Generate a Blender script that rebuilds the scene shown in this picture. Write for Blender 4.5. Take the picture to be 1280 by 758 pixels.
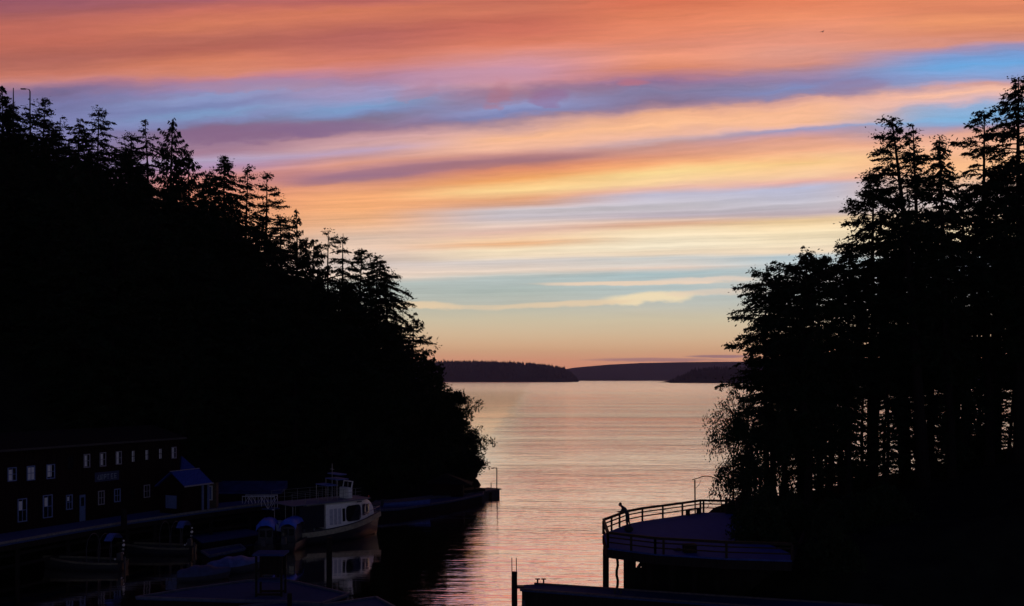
import bpy, bmesh, math, random
import numpy as np
from mathutils import Vector, Matrix

sc = bpy.context.scene
for o in list(bpy.data.objects):
    bpy.data.objects.remove(o)
COL = sc.collection

# ------------------------------------------------------------ camera
CAMZ = 14.0          # eye height above the water, metres
F = 1244.0           # focal length in photo pixels (1280 wide)
HY = 474.0           # horizon row
cam_d = bpy.data.cameras.new("camera")
cam_d.sensor_width = 36.0
cam_d.lens = 36.0 * F / 1280.0
cam_d.shift_y = (HY - 379.0) / 1280.0
cam_d.clip_start = 0.5
cam_d.clip_end = 60000.0
cam = bpy.data.objects.new("camera", cam_d)
COL.objects.link(cam)
cam.location = (0, 0, CAMZ)
cam.rotation_euler = (math.radians(90), 0, 0)
sc.camera = cam

# ------------------------------------------------------------ exposure
sc.view_settings.view_transform = 'Standard'
sc.view_settings.look = 'None'
sc.view_settings.exposure = 0.0
sc.view_settings.gamma = 1.0
sc.view_settings.use_curve_mapping = False
sc.cycles.max_bounces = 6
sc.cycles.volume_bounces = 0
sc.cycles.use_denoising = True

def lin(c):
    out = []
    for v in c[:3]:
        v = v / 255.0
        out.append(v / 12.92 if v <= 0.04045 else ((v + 0.055) / 1.055) ** 2.4)
    return out

# ------------------------------------------------------------ sky: clear dusk dome plus cloud bands, all by direction
world = bpy.data.worlds.new("World")
sc.world = world
world.use_nodes = True
NT = world.node_tree
NT.nodes.clear()
def N(t, **kw):
    n = NT.nodes.new(t)
    for k, v in kw.items():
        setattr(n, k, v)
    return n
def L(a, b):
    NT.links.new(a, b)
def M(op, a, b=None, c=None, clamp=False):
    n = N('ShaderNodeMath', operation=op)
    n.use_clamp = clamp
    for i, v in enumerate((a, b, c)):
        if v is None:
            continue
        if isinstance(v, (int, float)):
            n.inputs[i].default_value = v
        else:
            L(v, n.inputs[i])
    return n.outputs[0]
def MR(v, a, b, c=0.0, d=1.0, smooth=True):
    n = N('ShaderNodeMapRange')
    n.interpolation_type = 'SMOOTHSTEP' if smooth else 'LINEAR'
    L(v, n.inputs['Value'])
    n.inputs['From Min'].default_value = a
    n.inputs['From Max'].default_value = b
    n.inputs['To Min'].default_value = c
    n.inputs['To Max'].default_value = d
    return n.outputs['Result']
def NOISE(x, y, z, scale=1.0, detail=3.0, rough=0.5):
    c = N('ShaderNodeCombineXYZ')
    for i, v in enumerate((x, y, z)):
        if isinstance(v, (int, float)):
            c.inputs[i].default_value = v
        else:
            L(v, c.inputs[i])
    n = N('ShaderNodeTexNoise')
    L(c.outputs[0], n.inputs['Vector'])
    n.inputs['Scale'].default_value = scale
    n.inputs['Detail'].default_value = detail
    n.inputs['Roughness'].default_value = rough
    return n.outputs['Fac']
def MIXC(f, a, b, mode='MIX'):
    n = N('ShaderNodeMix', data_type='RGBA', blend_type=mode)
    if isinstance(f, (int, float)):
        n.inputs[0].default_value = f
    else:
        L(f, n.inputs[0])
    for i, v in ((6, a), (7, b)):
        if isinstance(v, (tuple, list)):
            n.inputs[i].default_value = tuple(v[:3]) + (1,)
        else:
            L(v, n.inputs[i])
    return n.outputs[2]

tc = N('ShaderNodeTexCoord')
sep = N('ShaderNodeSeparateXYZ')
L(tc.outputs['Generated'], sep.inputs[0])
dx, dy, dz = sep.outputs
inv = M('DIVIDE', 1.0, M('MAXIMUM', dy, 0.3))
u = M('MULTIPLY', dx, inv)
v = M('MULTIPLY', dz, inv)
AZ = M('MULTIPLY_ADD', u, F, 640.0)            # azimuth coordinate
EL = M('MULTIPLY_ADD', v, -F, HY)              # height coordinate: HY at the horizon, falling upward
# gentle warps so the bands fray and wander
n1 = M('SUBTRACT', NOISE(M('MULTIPLY', u, 3.0), M('MULTIPLY', v, 22.0), 3.7, 1.0, 4.0, 0.55), 0.5)
n2 = M('SUBTRACT', NOISE(M('MULTIPLY', u, 13.0), M('MULTIPLY', v, 90.0), 9.1, 1.0, 4.0, 0.6), 0.5)
n3 = M('SUBTRACT', NOISE(M('MULTIPLY', u, 16.0), M('MULTIPLY', v, 34.0), 5.3, 1.0, 4.0, 0.6), 0.5)
high = MR(EL, 300.0, 120.0, 0.35, 1.0)
puff = MR(M('ABSOLUTE', M('SUBTRACT', EL, 130.0)), 70.0, 10.0)
warp = M('ADD', M('MULTIPLY', M('MULTIPLY', n1, 20.0), high), M('MULTIPLY', M('MULTIPLY', n2, 12.0), high))
warp = M('ADD', warp, M('MULTIPLY', M('MULTIPLY', n3, 20.0), puff))
ELw = M('ADD', EL, warp)
SL = [(-80, .045), (0, .05), (100, .06), (160, .09), (205, .075), (260, .04), (345, .022), (400, .006), (474, 0.0), (520, 0.0)]
def slant(y):
    for (a, s0), (b, s1) in zip(SL, SL[1:]):
        if y <= b:
            return s0 + (s1 - s0) * max(0.0, (y - a)) / (b - a)
    return 0.0
sr = N('ShaderNodeValToRGB')
L(MR(ELw, -80.0, 520.0, 0, 1, False), sr.inputs[0])
els = sr.color_ramp.elements
for i, (y, s) in enumerate(SL):
    e = els[i] if i < 2 else els.new(0.5)
    e.position = (y + 80) / 600.0
for i, (y, s) in enumerate(SL):
    els[i].position = (y + 80) / 600.0
    els[i].color = (s * 10, s * 10, s * 10, 1)
T = M('ADD', ELw, M('MULTIPLY', M('MULTIPLY', sr.outputs[0], 0.1), M('SUBTRACT', AZ, 640.0)))

def ramp_pair(x, stops):
    st = []
    for y, c in stops:
        st.append((y + slant(y) * (x - 640), lin(c)))
    st.sort(key=lambda q: q[0])
    mid = len(st) // 2
    split = st[mid][0]
    outs = []
    for part in (st[:mid + 1], st[mid:]):
        r = N('ShaderNodeValToRGB')
        L(MR(T, -80.0, 520.0, 0, 1, False), r.inputs[0])
        el = r.color_ramp.elements
        while len(el) < len(part):
            el.new(0.5)
        for i, (t, c) in enumerate(part):
            el[i].position = min(1, max(0, (t + 80) / 600.0))
        for i, (t, c) in enumerate(part):
            el[i].position = min(1, max(0, (t + 80) / 600.0))
            el[i].color = (*c, 1)
        outs.append(r.outputs[0])
    return MIXC(M('GREATER_THAN', T, split), outs[0], outs[1])

LOW = [(400, (222, 208, 176)), (420, (234, 202, 162)), (438, (242, 190, 145)), (452, (242, 168, 130)), (466, (240, 160, 126)), (476, (236, 158, 130)), (500, (120, 90, 95))]
COLS = [
 (60, [(-40, (200, 118, 108)), (0, (150, 88, 106)), (15, (168, 97, 98)), (30, (190, 106, 92)), (50, (195, 108, 90)), (72, (180, 105, 93)), (90, (206, 124, 105)), (99, (206, 132, 122)),
       (106, (178, 122, 142)), (115, (122, 102, 150)), (130, (108, 110, 166)), (150, (112, 118, 176)), (170, (122, 122, 182)), (200, (125, 118, 168)), (250, (150, 122, 148)),
       (300, (190, 140, 130)), (350, (205, 165, 140))] + LOW),
 (260, [(-40, (222, 132, 110)), (0, (165, 95, 105)), (12, (200, 112, 95)), (28, (210, 122, 93)), (45, (190, 110, 94)), (60, (188, 106, 92)), (75, (215, 128, 98)), (92, (218, 138, 114)),
        (101, (188, 130, 150)), (111, (150, 130, 182)), (120, (130, 147, 202)), (132, (110, 125, 182)), (141, (112, 152, 205)), (150, (125, 130, 186)), (158, (132, 106, 140)),
        (175, (150, 112, 145)), (190, (172, 125, 152)), (201, (182, 165, 196)), (210, (184, 150, 186)), (222, (210, 140, 132)), (250, (232, 152, 118)), (300, (235, 175, 135)), (350, (220, 190, 165))] + LOW),
 (450, [(-40, (240, 146, 114)), (0, (182, 100, 98)), (12, (212, 122, 93)), (25, (206, 118, 95)), (40, (184, 103, 95)), (60, (195, 112, 100)), (75, (212, 125, 104)), (90, (206, 136, 140)),
        (102, (176, 136, 166)), (115, (162, 145, 192)), (125, (145, 146, 197)), (135, (110, 156, 212)), (143, (112, 138, 194)), (150, (130, 115, 150)), (162, (152, 115, 145)),
        (170, (200, 145, 155)), (180, (218, 162, 163)), (188, (200, 165, 195)), (196, (206, 150, 150)), (205, (222, 155, 134)), (213, (190, 135, 140)), (221, (160, 118, 140)),
        (232, (218, 150, 120)), (246, (250, 175, 120)), (262, (253, 180, 124)), (280, (250, 192, 148)), (296, (226, 196, 175)), (310, (240, 208, 185)), (330, (214, 198, 190)),
        (346, (245, 220, 200)), (354, (188, 198, 192)), (372, (194, 200, 190)), (388, (206, 202, 180))] + LOW),
 (640, [(-40, (252, 160, 122)), (0, (200, 112, 93)), (12, (212, 122, 96)), (25, (198, 108, 90)), (40, (208, 115, 95)), (52, (224, 130, 104)), (62, (226, 142, 125)), (75, (215, 150, 155)),
        (90, (206, 150, 170)), (105, (208, 145, 155)), (115, (168, 118, 145)), (125, (158, 126, 162)), (135, (135, 147, 204)), (143, (118, 128, 186)), (150, (165, 132, 154)),
        (160, (226, 165, 150)), (172, (252, 177, 120)), (185, (246, 176, 138)), (193, (206, 140, 130)), (202, (162, 115, 126)), (212, (226, 145, 110)), (225, (252, 175, 108)),
        (238, (254, 216, 150)), (248, (240, 175, 130)), (255, (216, 165, 140)), (262, (216, 206, 210)), (272, (206, 196, 202)), (282, (242, 216, 202)), (290, (236, 196, 180)),
        (300, (250, 211, 170)), (305, (250, 190, 140)), (312, (255, 234, 198)), (320, (252, 230, 200)), (326, (214, 206, 202)), (338, (238, 217, 198)), (345, (188, 201, 198)),
        (352, (186, 198, 194)), (362, (184, 197, 190)), (376, (196, 200, 188)), (388, (206, 203, 182))] + LOW),
 (830, [(-40, (255, 168, 126)), (0, (216, 115, 86)), (15, (230, 132, 96)), (40, (234, 140, 108)), (55, (226, 142, 118)), (72, (242, 156, 124)), (85, (218, 137, 110)), (95, (196, 131, 135)),
        (103, (152, 117, 152)), (115, (128, 120, 164)), (124, (132, 112, 150)), (133, (172, 127, 140)), (142, (242, 166, 115)), (155, (255, 181, 120)), (168, (236, 171, 140)),
        (175, (208, 168, 170)), (182, (202, 137, 122)), (195, (226, 146, 110)), (205, (251, 176, 120)), (215, (255, 221, 152)), (228, (254, 214, 160)), (236, (240, 190, 175)),
        (242, (200, 196, 216)), (258, (206, 200, 206)), (270, (200, 186, 196)), (276, (242, 208, 186)), (280, (236, 182, 150)), (288, (255, 230, 190)), (298, (255, 237, 204)),
        (308, (255, 240, 210)), (317, (250, 226, 196)), (322, (204, 206, 202)), (331, (222, 215, 206)), (335, (240, 217, 200)), (341, (178, 202, 206)), (350, (188, 204, 204)),
        (362, (188, 202, 200)), (380, (202, 205, 194))] + LOW),
 (1000, [(-40, (255, 172, 128)), (0, (229, 130, 94)), (20, (240, 146, 107)), (45, (233, 150, 124)), (65, (226, 156, 138)), (80, (216, 146, 130)), (90, (168, 137, 162)),
         (102, (143, 131, 173)), (112, (118, 131, 188)), (120, (138, 126, 168)), (126, (216, 151, 140)), (137, (251, 176, 124)), (150, (254, 181, 130)), (157, (236, 176, 160)),
         (161, (145, 152, 200)), (167, (200, 150, 165)), (175, (226, 151, 125)), (190, (246, 166, 114)), (205, (254, 206, 140)), (220, (251, 206, 165)), (228, (236, 181, 170)),
         (235, (190, 192, 217)), (255, (206, 201, 211)), (268, (200, 181, 186)), (275, (251, 216, 165)), (290, (255, 234, 194)), (305, (255, 236, 202)), (316, (250, 226, 196)),
         (320, (188, 206, 212)), (340, (200, 211, 211)), (352, (215, 210, 200)), (362, (190, 205, 205)), (380, (200, 202, 190))] + LOW),
 (1200, [(-40, (255, 172, 128)), (0, (226, 136, 99)), (15, (216, 131, 97)), (28, (238, 152, 107)), (42, (222, 141, 110)), (55, (216, 146, 130)), (62, (170, 152, 188)), (72, (122, 161, 217)),
         (85, (108, 167, 222)), (100, (150, 161, 206)), (107, (216, 161, 160)), (116, (251, 181, 145)), (126, (226, 181, 186)), (133, (138, 172, 217)), (145, (104, 172, 222)),
         (155, (125, 161, 212)), (162, (180, 151, 176)), (170, (236, 161, 130)), (190, (251, 176, 125)), (210, (251, 191, 140)), (230, (236, 191, 160)), (250, (215, 200, 200)),
         (275, (240, 210, 175)), (295, (252, 232, 190)), (316, (248, 224, 196)), (322, (190, 206, 210)), (350, (196, 206, 206)), (380, (200, 202, 190))] + LOW),
]
cur = ramp_pair(*COLS[0])
for (xa, _), (xb, st) in zip(COLS, COLS[1:]):
    cur = MIXC(MR(AZ, float(xa), float(xb)), cur, ramp_pair(xb, st))
# fine streaks inside the clouds
fs = NOISE(M('MULTIPLY', u, 7.0), M('MULTIPLY', T, 0.11), 1.3, 1.0, 8.0, 0.66)
fs2 = NOISE(M('MULTIPLY', u, 2.6), M('MULTIPLY', T, 0.035), 7.3, 1.0, 3.0, 0.5)
streak = M('ADD', MR(fs, 0.25, 0.75, 0.89, 1.10, False), MR(fs2, 0.3, 0.7, -0.05, 0.05, False))
fs3 = NOISE(M('ADD', M('MULTIPLY', u, 24.0), M('MULTIPLY', v, 60.0)), M('MULTIPLY', T, 0.30), 6.1, 1.0, 6.0, 0.65)
streak = M('ADD', streak, MR(fs3, 0.25, 0.75, -0.045, 0.045, False))
streak = M('ADD', 1.0, M('MULTIPLY', M('SUBTRACT', streak, 1.0), MR(EL, 420.0, 330.0, 0.1, 1.0)))
fine = NOISE(M('MULTIPLY', u, 1.4), M('MULTIPLY', T, 0.22), 4.4, 1.0, 2.0, 0.5)
midw = M('MULTIPLY', MR(EL, 225.0, 265.0), MR(EL, 395.0, 350.0))
streak = M('ADD', streak, M('MULTIPLY', MR(fine, 0.3, 0.7, -0.11, 0.09, False), midw))
sk = N('ShaderNodeCombineXYZ')
for i in range(3):
    L(streak, sk.inputs[i])
cur = MIXC(1.0, cur, sk.outputs[0], 'MULTIPLY')

hsv = N('ShaderNodeHueSaturation'); L(cur, hsv.inputs['Color'])
L(MR(M('MULTIPLY', MR(EL, 95.0, 115.0), MR(EL, 215.0, 180.0)), 0.0, 1.0, 1.0, 0.86), hsv.inputs['Saturation'])
cur = hsv.outputs[0]
wn = M('SUBTRACT', NOISE(M('MULTIPLY', u, 22.0), M('MULTIPLY', v, 60.0), 2.2, 1.0, 4.0, 0.6), 0.5)
def wisp(xc, yc, hw, hh, slope, col, k, ragged=1.0):
    global cur
    a = M('DIVIDE', M('SUBTRACT', AZ, xc), hw)
    yy = M('ADD', M('SUBTRACT', EL, yc), M('MULTIPLY', M('SUBTRACT', AZ, xc), -slope))
    b = M('DIVIDE', M('ADD', yy, M('MULTIPLY', wn, hh * 2.2 * ragged)), hh)
    r2 = M('ADD', M('MULTIPLY', a, a), M('MULTIPLY', b, b))
    cur = MIXC(MR(M('ADD', r2, M('MULTIPLY', wn, 1.2 * ragged)), 1.0, 0.1, 0.0, k), cur, lin(col))
wisp(815, 372, 75, 9, -.05, (255, 234, 192), .95, .8)
wisp(900, 366, 90, 6, -.03, (244, 218, 192), .6)
wisp(700, 381, 110, 5, -.06, (246, 218, 180), .8, .7)
wisp(610, 384, 130, 3.5, 0.0, (236, 212, 178), .7, .6)
wisp(525, 382, 60, 8, .02, (246, 218, 178), .85)
wisp(790, 354, 150, 3.6, -.01, (248, 220, 192), .9, .6)
wisp(880, 350, 80, 5, -.03, (246, 222, 200), .75)
wisp(300, 166, 130, 15, -.03, (138, 104, 138), .75, .8)
wisp(400, 160, 90, 10, -.05, (134, 106, 144), .6, .9)
wisp(470, 218, 150, 9, -.12, (158, 116, 136), .6, .6)
wisp(620, 203, 140, 7, -.09, (168, 118, 126), .55, .6)
wisp(330, 106, 130, 10, -.02, (172, 140, 168), .6, 1.2)
wisp(600, 96, 120, 16, -.03, (200, 152, 172), .5, 1.0)
wisp(1060, 108, 60, 10, -.12, (150, 126, 160), .55, 1.2)
wisp(520, 114, 34, 13, -.3, (180, 130, 150), .35, 2.0)
wisp(624, 120, 20, 16, -.2, (178, 118, 134), .45, 2.2)
wisp(792, 104, 26, 6, 0, (196, 116, 128), .6, 1.2)
wisp(690, 118, 30, 12, 0, (150, 108, 150), .5, 1.4)
wisp(820, 450, 105, 3.2, 0.0, (176, 130, 134), .75, .6)
wisp(900, 445.5, 50, 2.4, 0.0, (160, 122, 134), .8, .5)
sky = N('ShaderNodeTexSky')
sky.sky_type = 'NISHITA'
sky.sun_disc = False
sky.sun_elevation = math.radians(-1.5)
sky.sun_rotation = math.radians(6.0)
sky.air_density = 1.0
sky.dust_density = 0.4
sky.ozone_density = 3.0
dome = MIXC(1.0, sky.outputs[0], (0.020, 0.024, 0.060), 'MULTIPLY')
dome = MIXC(1.0, dome, (0.0030, 0.0052, 0.052), 'ADD')
belt = M('MULTIPLY', MR(dz, 0.62, 0.0), MR(dy, 0.35, -0.35))
dome = MIXC(belt, dome, (0.21, 0.225, 0.275))
wg = M('MULTIPLY', MR(M('ABSOLUTE', M('ARCTAN2', dx, dy)), 1.0, 0.50), MR(M('ARCSINE', dz), 0.82, 0.52))
allsky = MIXC(wg, dome, cur)
bg = N('ShaderNodeBackground')
L(allsky, bg.inputs[0])
bg.inputs[1].default_value = 1.0
wo = N('ShaderNodeOutputWorld')
L(bg.outputs[0], wo.inputs[0])

# ------------------------------------------------------------ helpers
MATS = {}
def mat(name, c1, c2=None, rough=0.8, scale=2.0, stretch=(1, 1, 1), bump=0.0, bdist=0.02, spec=0.3, metal=0.0):
    if name in MATS:
        return MATS[name]
    m = bpy.data.materials.new(name)
    m.use_nodes = True
    nt = m.node_tree
    b = nt.nodes['Principled BSDF']
    b.inputs['Roughness'].default_value = rough
    b.inputs['Specular IOR Level'].default_value = spec
    b.inputs['Metallic'].default_value = metal
    c2 = c2 or tuple(x * 0.65 for x in c1)
    t = nt.nodes.new('ShaderNodeTexCoord')
    mp = nt.nodes.new('ShaderNodeMapping')
    mp.inputs['Scale'].default_value = stretch
    nz = nt.nodes.new('ShaderNodeTexNoise')
    nz.inputs['Scale'].default_value = scale
    nz.inputs['Detail'].default_value = 5
    cr = nt.nodes.new('ShaderNodeValToRGB')
    cr.color_ramp.elements[0].position = 0.35
    cr.color_ramp.elements[1].position = 0.65
    cr.color_ramp.elements[0].color = (*c2, 1)
    cr.color_ramp.elements[1].color = (*c1, 1)
    nt.links.new(t.outputs['Object'], mp.inputs[0])
    nt.links.new(mp.outputs[0], nz.inputs['Vector'])
    nt.links.new(nz.outputs['Fac'], cr.inputs[0])
    nt.links.new(cr.outputs[0], b.inputs['Base Color'])
    if bump:
        bp = nt.nodes.new('ShaderNodeBump')
        bp.inputs['Strength'].default_value = bump
        bp.inputs['Distance'].default_value = bdist
        nt.links.new(nz.outputs['Fac'], bp.inputs['Height'])
        nt.links.new(bp.outputs[0], b.inputs['Normal'])
    MATS[name] = m
    return m

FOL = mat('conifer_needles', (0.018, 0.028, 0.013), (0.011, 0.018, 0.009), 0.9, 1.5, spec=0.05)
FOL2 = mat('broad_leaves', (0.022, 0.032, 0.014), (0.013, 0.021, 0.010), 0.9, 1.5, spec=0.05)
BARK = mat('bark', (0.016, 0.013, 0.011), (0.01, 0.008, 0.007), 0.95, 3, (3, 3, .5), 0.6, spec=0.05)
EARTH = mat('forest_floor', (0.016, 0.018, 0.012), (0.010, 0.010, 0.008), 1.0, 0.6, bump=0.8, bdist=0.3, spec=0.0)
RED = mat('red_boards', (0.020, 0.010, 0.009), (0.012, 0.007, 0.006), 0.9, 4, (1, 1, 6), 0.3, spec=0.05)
WTRIM = mat('white_trim', (0.72, 0.72, 0.70), (0.55, 0.55, 0.54), 0.6, 6)
CURT = mat('pale_curtain', (0.80, 0.80, 0.76), (0.6, 0.6, 0.58), 0.9, 8, (8, 8, 1))
GLASS = mat('dark_pane', (0.012, 0.014, 0.02), (0.008, 0.01, 0.014), 0.08, 1, spec=0.6)
ROOFM = mat('tar_roof', (0.012, 0.012, 0.012), (0.008, 0.008, 0.008), 0.95, 3, bump=0.3, spec=0.05)
BLUEROOF = mat('metal_roof', (0.030, 0.060, 0.28), (0.02, 0.045, 0.21), 0.95, 2, (6, 1, 1), spec=0.02)
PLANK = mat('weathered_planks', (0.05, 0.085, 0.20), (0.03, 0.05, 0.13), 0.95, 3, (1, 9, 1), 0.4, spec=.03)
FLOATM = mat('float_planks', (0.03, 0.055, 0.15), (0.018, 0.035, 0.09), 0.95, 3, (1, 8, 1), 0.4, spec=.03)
PILE = mat('creosoted_timber', (0.020, 0.017, 0.016), (0.012, 0.010, 0.010), 0.95, 3, (4, 4, .6), 0.6, spec=0.05)
RAILM = mat('rail_timber', (0.030, 0.022, 0.018), (0.02, 0.015, 0.013), 0.85, 5, (1, 1, 1), 0.3, spec=0.1)
STEEL = mat('dull_steel', (0.35, 0.36, 0.38), (0.2, 0.2, 0.22), 0.5, 5, metal=0.6)
DARKM = mat('dark_paint', (0.03, 0.032, 0.045), (0.02, 0.021, 0.03), 0.55, 4)
BOATW = mat('boat_white', (0.80, 0.79, 0.74), (0.66, 0.65, 0.62), 0.45, 3, (1, 1, 4))
BOATP = mat('boat_panel', (0.45, 0.47, 0.50), (0.33, 0.34, 0.38), 0.5, 3)
OLIVE = mat('olive_rub_rail', (0.34, 0.31, 0.20), (0.2, 0.19, 0.13), 0.7, 3)
HULLB = mat('black_hull', (0.015, 0.016, 0.02), (0.01, 0.011, 0.014), 0.5, 3)
TARP = mat('blue_tarp', (0.05, 0.13, 0.55), (0.035, 0.09, 0.40), 0.6, 3, bump=0.5, bdist=0.04)
SKIFFB = mat('skiff_blue', (0.05, 0.10, 0.40), (0.035, 0.07, 0.28), 0.4, 3)
FLOATW = mat('white_float', (0.8, 0.8, 0.78), (0.7, 0.7, 0.7), 0.3, 3)
PLAST = mat('pale_cover', (0.07, 0.10, 0.26), (0.04, 0.06, 0.17), 0.6, 3, bump=0.4, bdist=0.03)
CLOTH = mat('dark_cloth', (0.03, 0.035, 0.05), (0.02, 0.022, 0.03), 0.95, 8)
DENIM = mat('dark_trousers', (0.025, 0.03, 0.05), (0.018, 0.02, 0.03), 0.95, 8)
SKIN = mat('skin', (0.42, 0.26, 0.19), (0.38, 0.23, 0.17), 0.6, 8)
HAIR = mat('dark_hair', (0.03, 0.02, 0.015), (0.02, 0.014, 0.01), 0.8, 20)
SIGNM = mat('sign_board', (0.03, 0.04, 0.10), (0.02, 0.03, 0.08), 0.7, 5)

def tag(o, label=None, cat=None, group=None, kind=None):
    if label: o['label'] = label
    if cat: o['category'] = cat
    if group: o['group'] = group
    if kind: o['kind'] = kind
    return o
def root(name, loc, label, cat, group=None, rz=0.0):
    o = bpy.data.objects.new(name, None)
    o.empty_display_size = 0.2
    COL.objects.link(o)
    o.location = loc
    o.rotation_euler = (0, 0, rz)
    return tag(o, label, cat, group)
def copy_tree(o, parent=None):
    c = o.copy()
    COL.objects.link(c)
    c.parent = parent
    for ch in list(o.children):
        copy_tree(ch, c)
    return c
def rootof(o):
    while o.parent: o = o.parent
    return o

class MB:
    """collects shapes; build() links them as one mesh object"""
    def __init__(s):
        s.v = []; s.f = []
    def add(s, vs, fs):
        n = len(s.v)
        s.v += [tuple(p) for p in vs]
        s.f += [tuple(i + n for i in f) for f in fs]
        return s
    def box(s, c, size, rz=0.0, mtx=None):
        x, y, z = [q / 2 for q in size]
        R = Matrix.Rotation(rz, 3, 'Z') if mtx is None else mtx
        vs = [Vector(c) + R @ Vector((i * x, j * y, k * z)) for i in (-1, 1) for j in (-1, 1) for k in (-1, 1)]
        return s.add(vs, [(0, 1, 3, 2), (4, 6, 7, 5), (0, 4, 5, 1), (2, 3, 7, 6), (0, 2, 6, 4), (1, 5, 7, 3)])
    def beam(s, a, b, w, h):
        a = Vector(a); b = Vector(b); d = b - a
        l = d.length
        if l < 1e-6: return s
        d.normalize()
        up = Vector((0, 0, 1)) if abs(d.z) < 0.95 else Vector((1, 0, 0))
        sx = d.cross(up).normalized(); sz = sx.cross(d).normalized()
        R = Matrix((d, sx, sz)).transposed()
        return s.box((a + b) / 2, (l, w, h), mtx=R)
    def tube(s, pts, rad, n=8, cap=True):
        pts = [Vector(p) for p in pts]
        if not hasattr(rad, '__len__'): rad = [rad] * len(pts)
        vs = []; fs = []
        for i, p in enumerate(pts):
            d = (pts[min(i + 1, len(pts) - 1)] - pts[max(i - 1, 0)]).normalized()
            up = Vector((0, 0, 1)) if abs(d.z) < 0.9 else Vector((1, 0, 0))
            a = d.cross(up).normalized(); b = a.cross(d)
            for k in range(n):
                t = 2 * math.pi * k / n
                vs.append(p + (a * math.cos(t) + b * math.sin(t)) * rad[i])
        for i in range(len(pts) - 1):
            for k in range(n):
                k2 = (k + 1) % n
                fs.append((i * n + k, i * n + k2, (i + 1) * n + k2, (i + 1) * n + k))
        if cap:
            fs.append(tuple(range(n - 1, -1, -1)))
            fs.append(tuple((len(pts) - 1) * n + k for k in range(n)))
        return s.add(vs, fs)
    def prism(s, poly, z0, z1):
        n = len(poly)
        vs = [(p[0], p[1], z0) for p in poly] + [(p[0], p[1], z1) for p in poly]
        fs = [tuple(range(n - 1, -1, -1)), tuple(range(n, 2 * n))] + [(i, (i + 1) % n, (i + 1) % n + n, i + n) for i in range(n)]
        return s.add(vs, fs)
    def ball(s, c, r, sq=(1, 1, 1), nu=10, nv=6):
        vs = []; fs = []
        for j in range(nv + 1):
            ph = math.pi * j / nv
            for i in range(nu):
                th = 2 * math.pi * i / nu
                vs.append((c[0] + r * sq[0] * math.sin(ph) * math.cos(th), c[1] + r * sq[1] * math.sin(ph) * math.sin(th), c[2] + r * sq[2] * math.cos(ph)))
        for j in range(nv):
            for i in range(nu):
                fs.append((j * nu + i, (j + 1) * nu + i, (j + 1) * nu + (i + 1) % nu, j * nu + (i + 1) % nu))
        return s.add(vs, fs)
    def build(s, name, m, parent=None, local=False, smooth=False, bevel=0.0):
        me = bpy.data.meshes.new(name)
        vs = s.v
        if parent is not None and not local:
            r = rootof(parent)
            off = Vector(r.location)
            if r.rotation_euler.z:
                R = Matrix.Rotation(-r.rotation_euler.z, 3, 'Z')
                vs = [tuple(R @ (Vector(p) - off)) for p in vs]
            else:
                vs = [(p[0] - off.x, p[1] - off.y, p[2] - off.z) for p in vs]
        me.from_pydata(vs, [], s.f)
        me.materials.append(m)
        if smooth:
            me.shade_smooth()
        o = bpy.data.objects.new(name, me)
        COL.objects.link(o)
        if parent is not None: o.parent = parent
        if bevel:
            b = o.modifiers.new('bevel', 'BEVEL'); b.width = bevel; b.segments = 2; b.limit_method = 'ANGLE'
        return o

def PZ(x, y, z=0.0):
    """the point at height z that the photo shows at (x, y)"""
    d = (CAMZ - z) * F / (y - HY)
    return Vector(((x - 640) / F * d, d, z))
def PD(x, y, d):
    return Vector(((x - 640) / F * d, d, CAMZ + (HY - y) / F * d))
def interp(tab, x):
    if x <= tab[0][0]: return tab[0][1]
    for (a, p), (b, q) in zip(tab, tab[1:]):
        if x <= b: return p + (q - p) * (x - a) / (b - a)
    return tab[-1][1]

# ------------------------------------------------------------ water
wm = bpy.data.materials.new('sea_water'); wm.use_nodes = True
NT = wm.node_tree
bs = NT.nodes['Principled BSDF']
WOUT = NT.nodes['Material Output']
bs.inputs['Base Color'].default_value = (0.006, 0.009, 0.016, 1)
bs.inputs['Roughness'].default_value = 0.06
bs.inputs['IOR'].default_value = 1.5
bs.inputs['Specular IOR Level'].default_value = 1.0
geo = N('ShaderNodeNewGeometry')
sp = N('ShaderNodeSeparateXYZ'); L(geo.outputs['Position'], sp.inputs[0])
X, Y, Z_ = sp.outputs
lnY = M('LOGARITHM', M('MAXIMUM', Y, 1.0), 2.718)
band = NOISE(M('MULTIPLY', X, 0.0012), M('MULTIPLY', lnY, 9.0), 5.0, 1.0, 2.0, 0.5)
patch = NOISE(M('MULTIPLY', X, 0.006), M('MULTIPLY', Y, 0.016), 2.0, 1.0, 4.0, 0.6)
w1 = NOISE(M('MULTIPLY', X, 0.24), M('MULTIPLY', Y, 0.95), 0.0, 1.0, 3.0, 0.5)
w2 = NOISE(M('MULTIPLY', X, 1.0), M('MULTIPLY', Y, 3.2), 4.0, 1.0, 3.0, 0.55)
w3 = NOISE(M('MULTIPLY', X, 0.05), M('MULTIPLY', Y, 0.17), 8.0, 1.0, 2.0, 0.5)
near = MR(Y, 400.0, 90.0)
amp = MR(patch, 0.35, 0.65, 0.55, 1.35)
hgt = M('ADD', M('MULTIPLY', w1, 0.17), M('ADD', M('MULTIPLY', w2, 0.034), M('MULTIPLY', w3, 0.32)))
cove = MR(M('SUBTRACT', X, M('MULTIPLY', Y, 0.02)), -12.5, 1.5, 0.08, 0.95)
amp = M('MULTIPLY', amp, M('ADD', 1.0, M('MULTIPLY', MR(band, 0.38, 0.62, -0.45, 0.6), MR(Y, 120.0, 350.0))))
amp = M('MULTIPLY', amp, MR(Y, 100.0, 600.0, 0.8, 1.25))
hgt = M('MULTIPLY', M('MULTIPLY', hgt, amp), cove)
bp = N('ShaderNodeBump'); bp.inputs['Strength'].default_value = 1.0; bp.inputs['Distance'].default_value = 1.0
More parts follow.
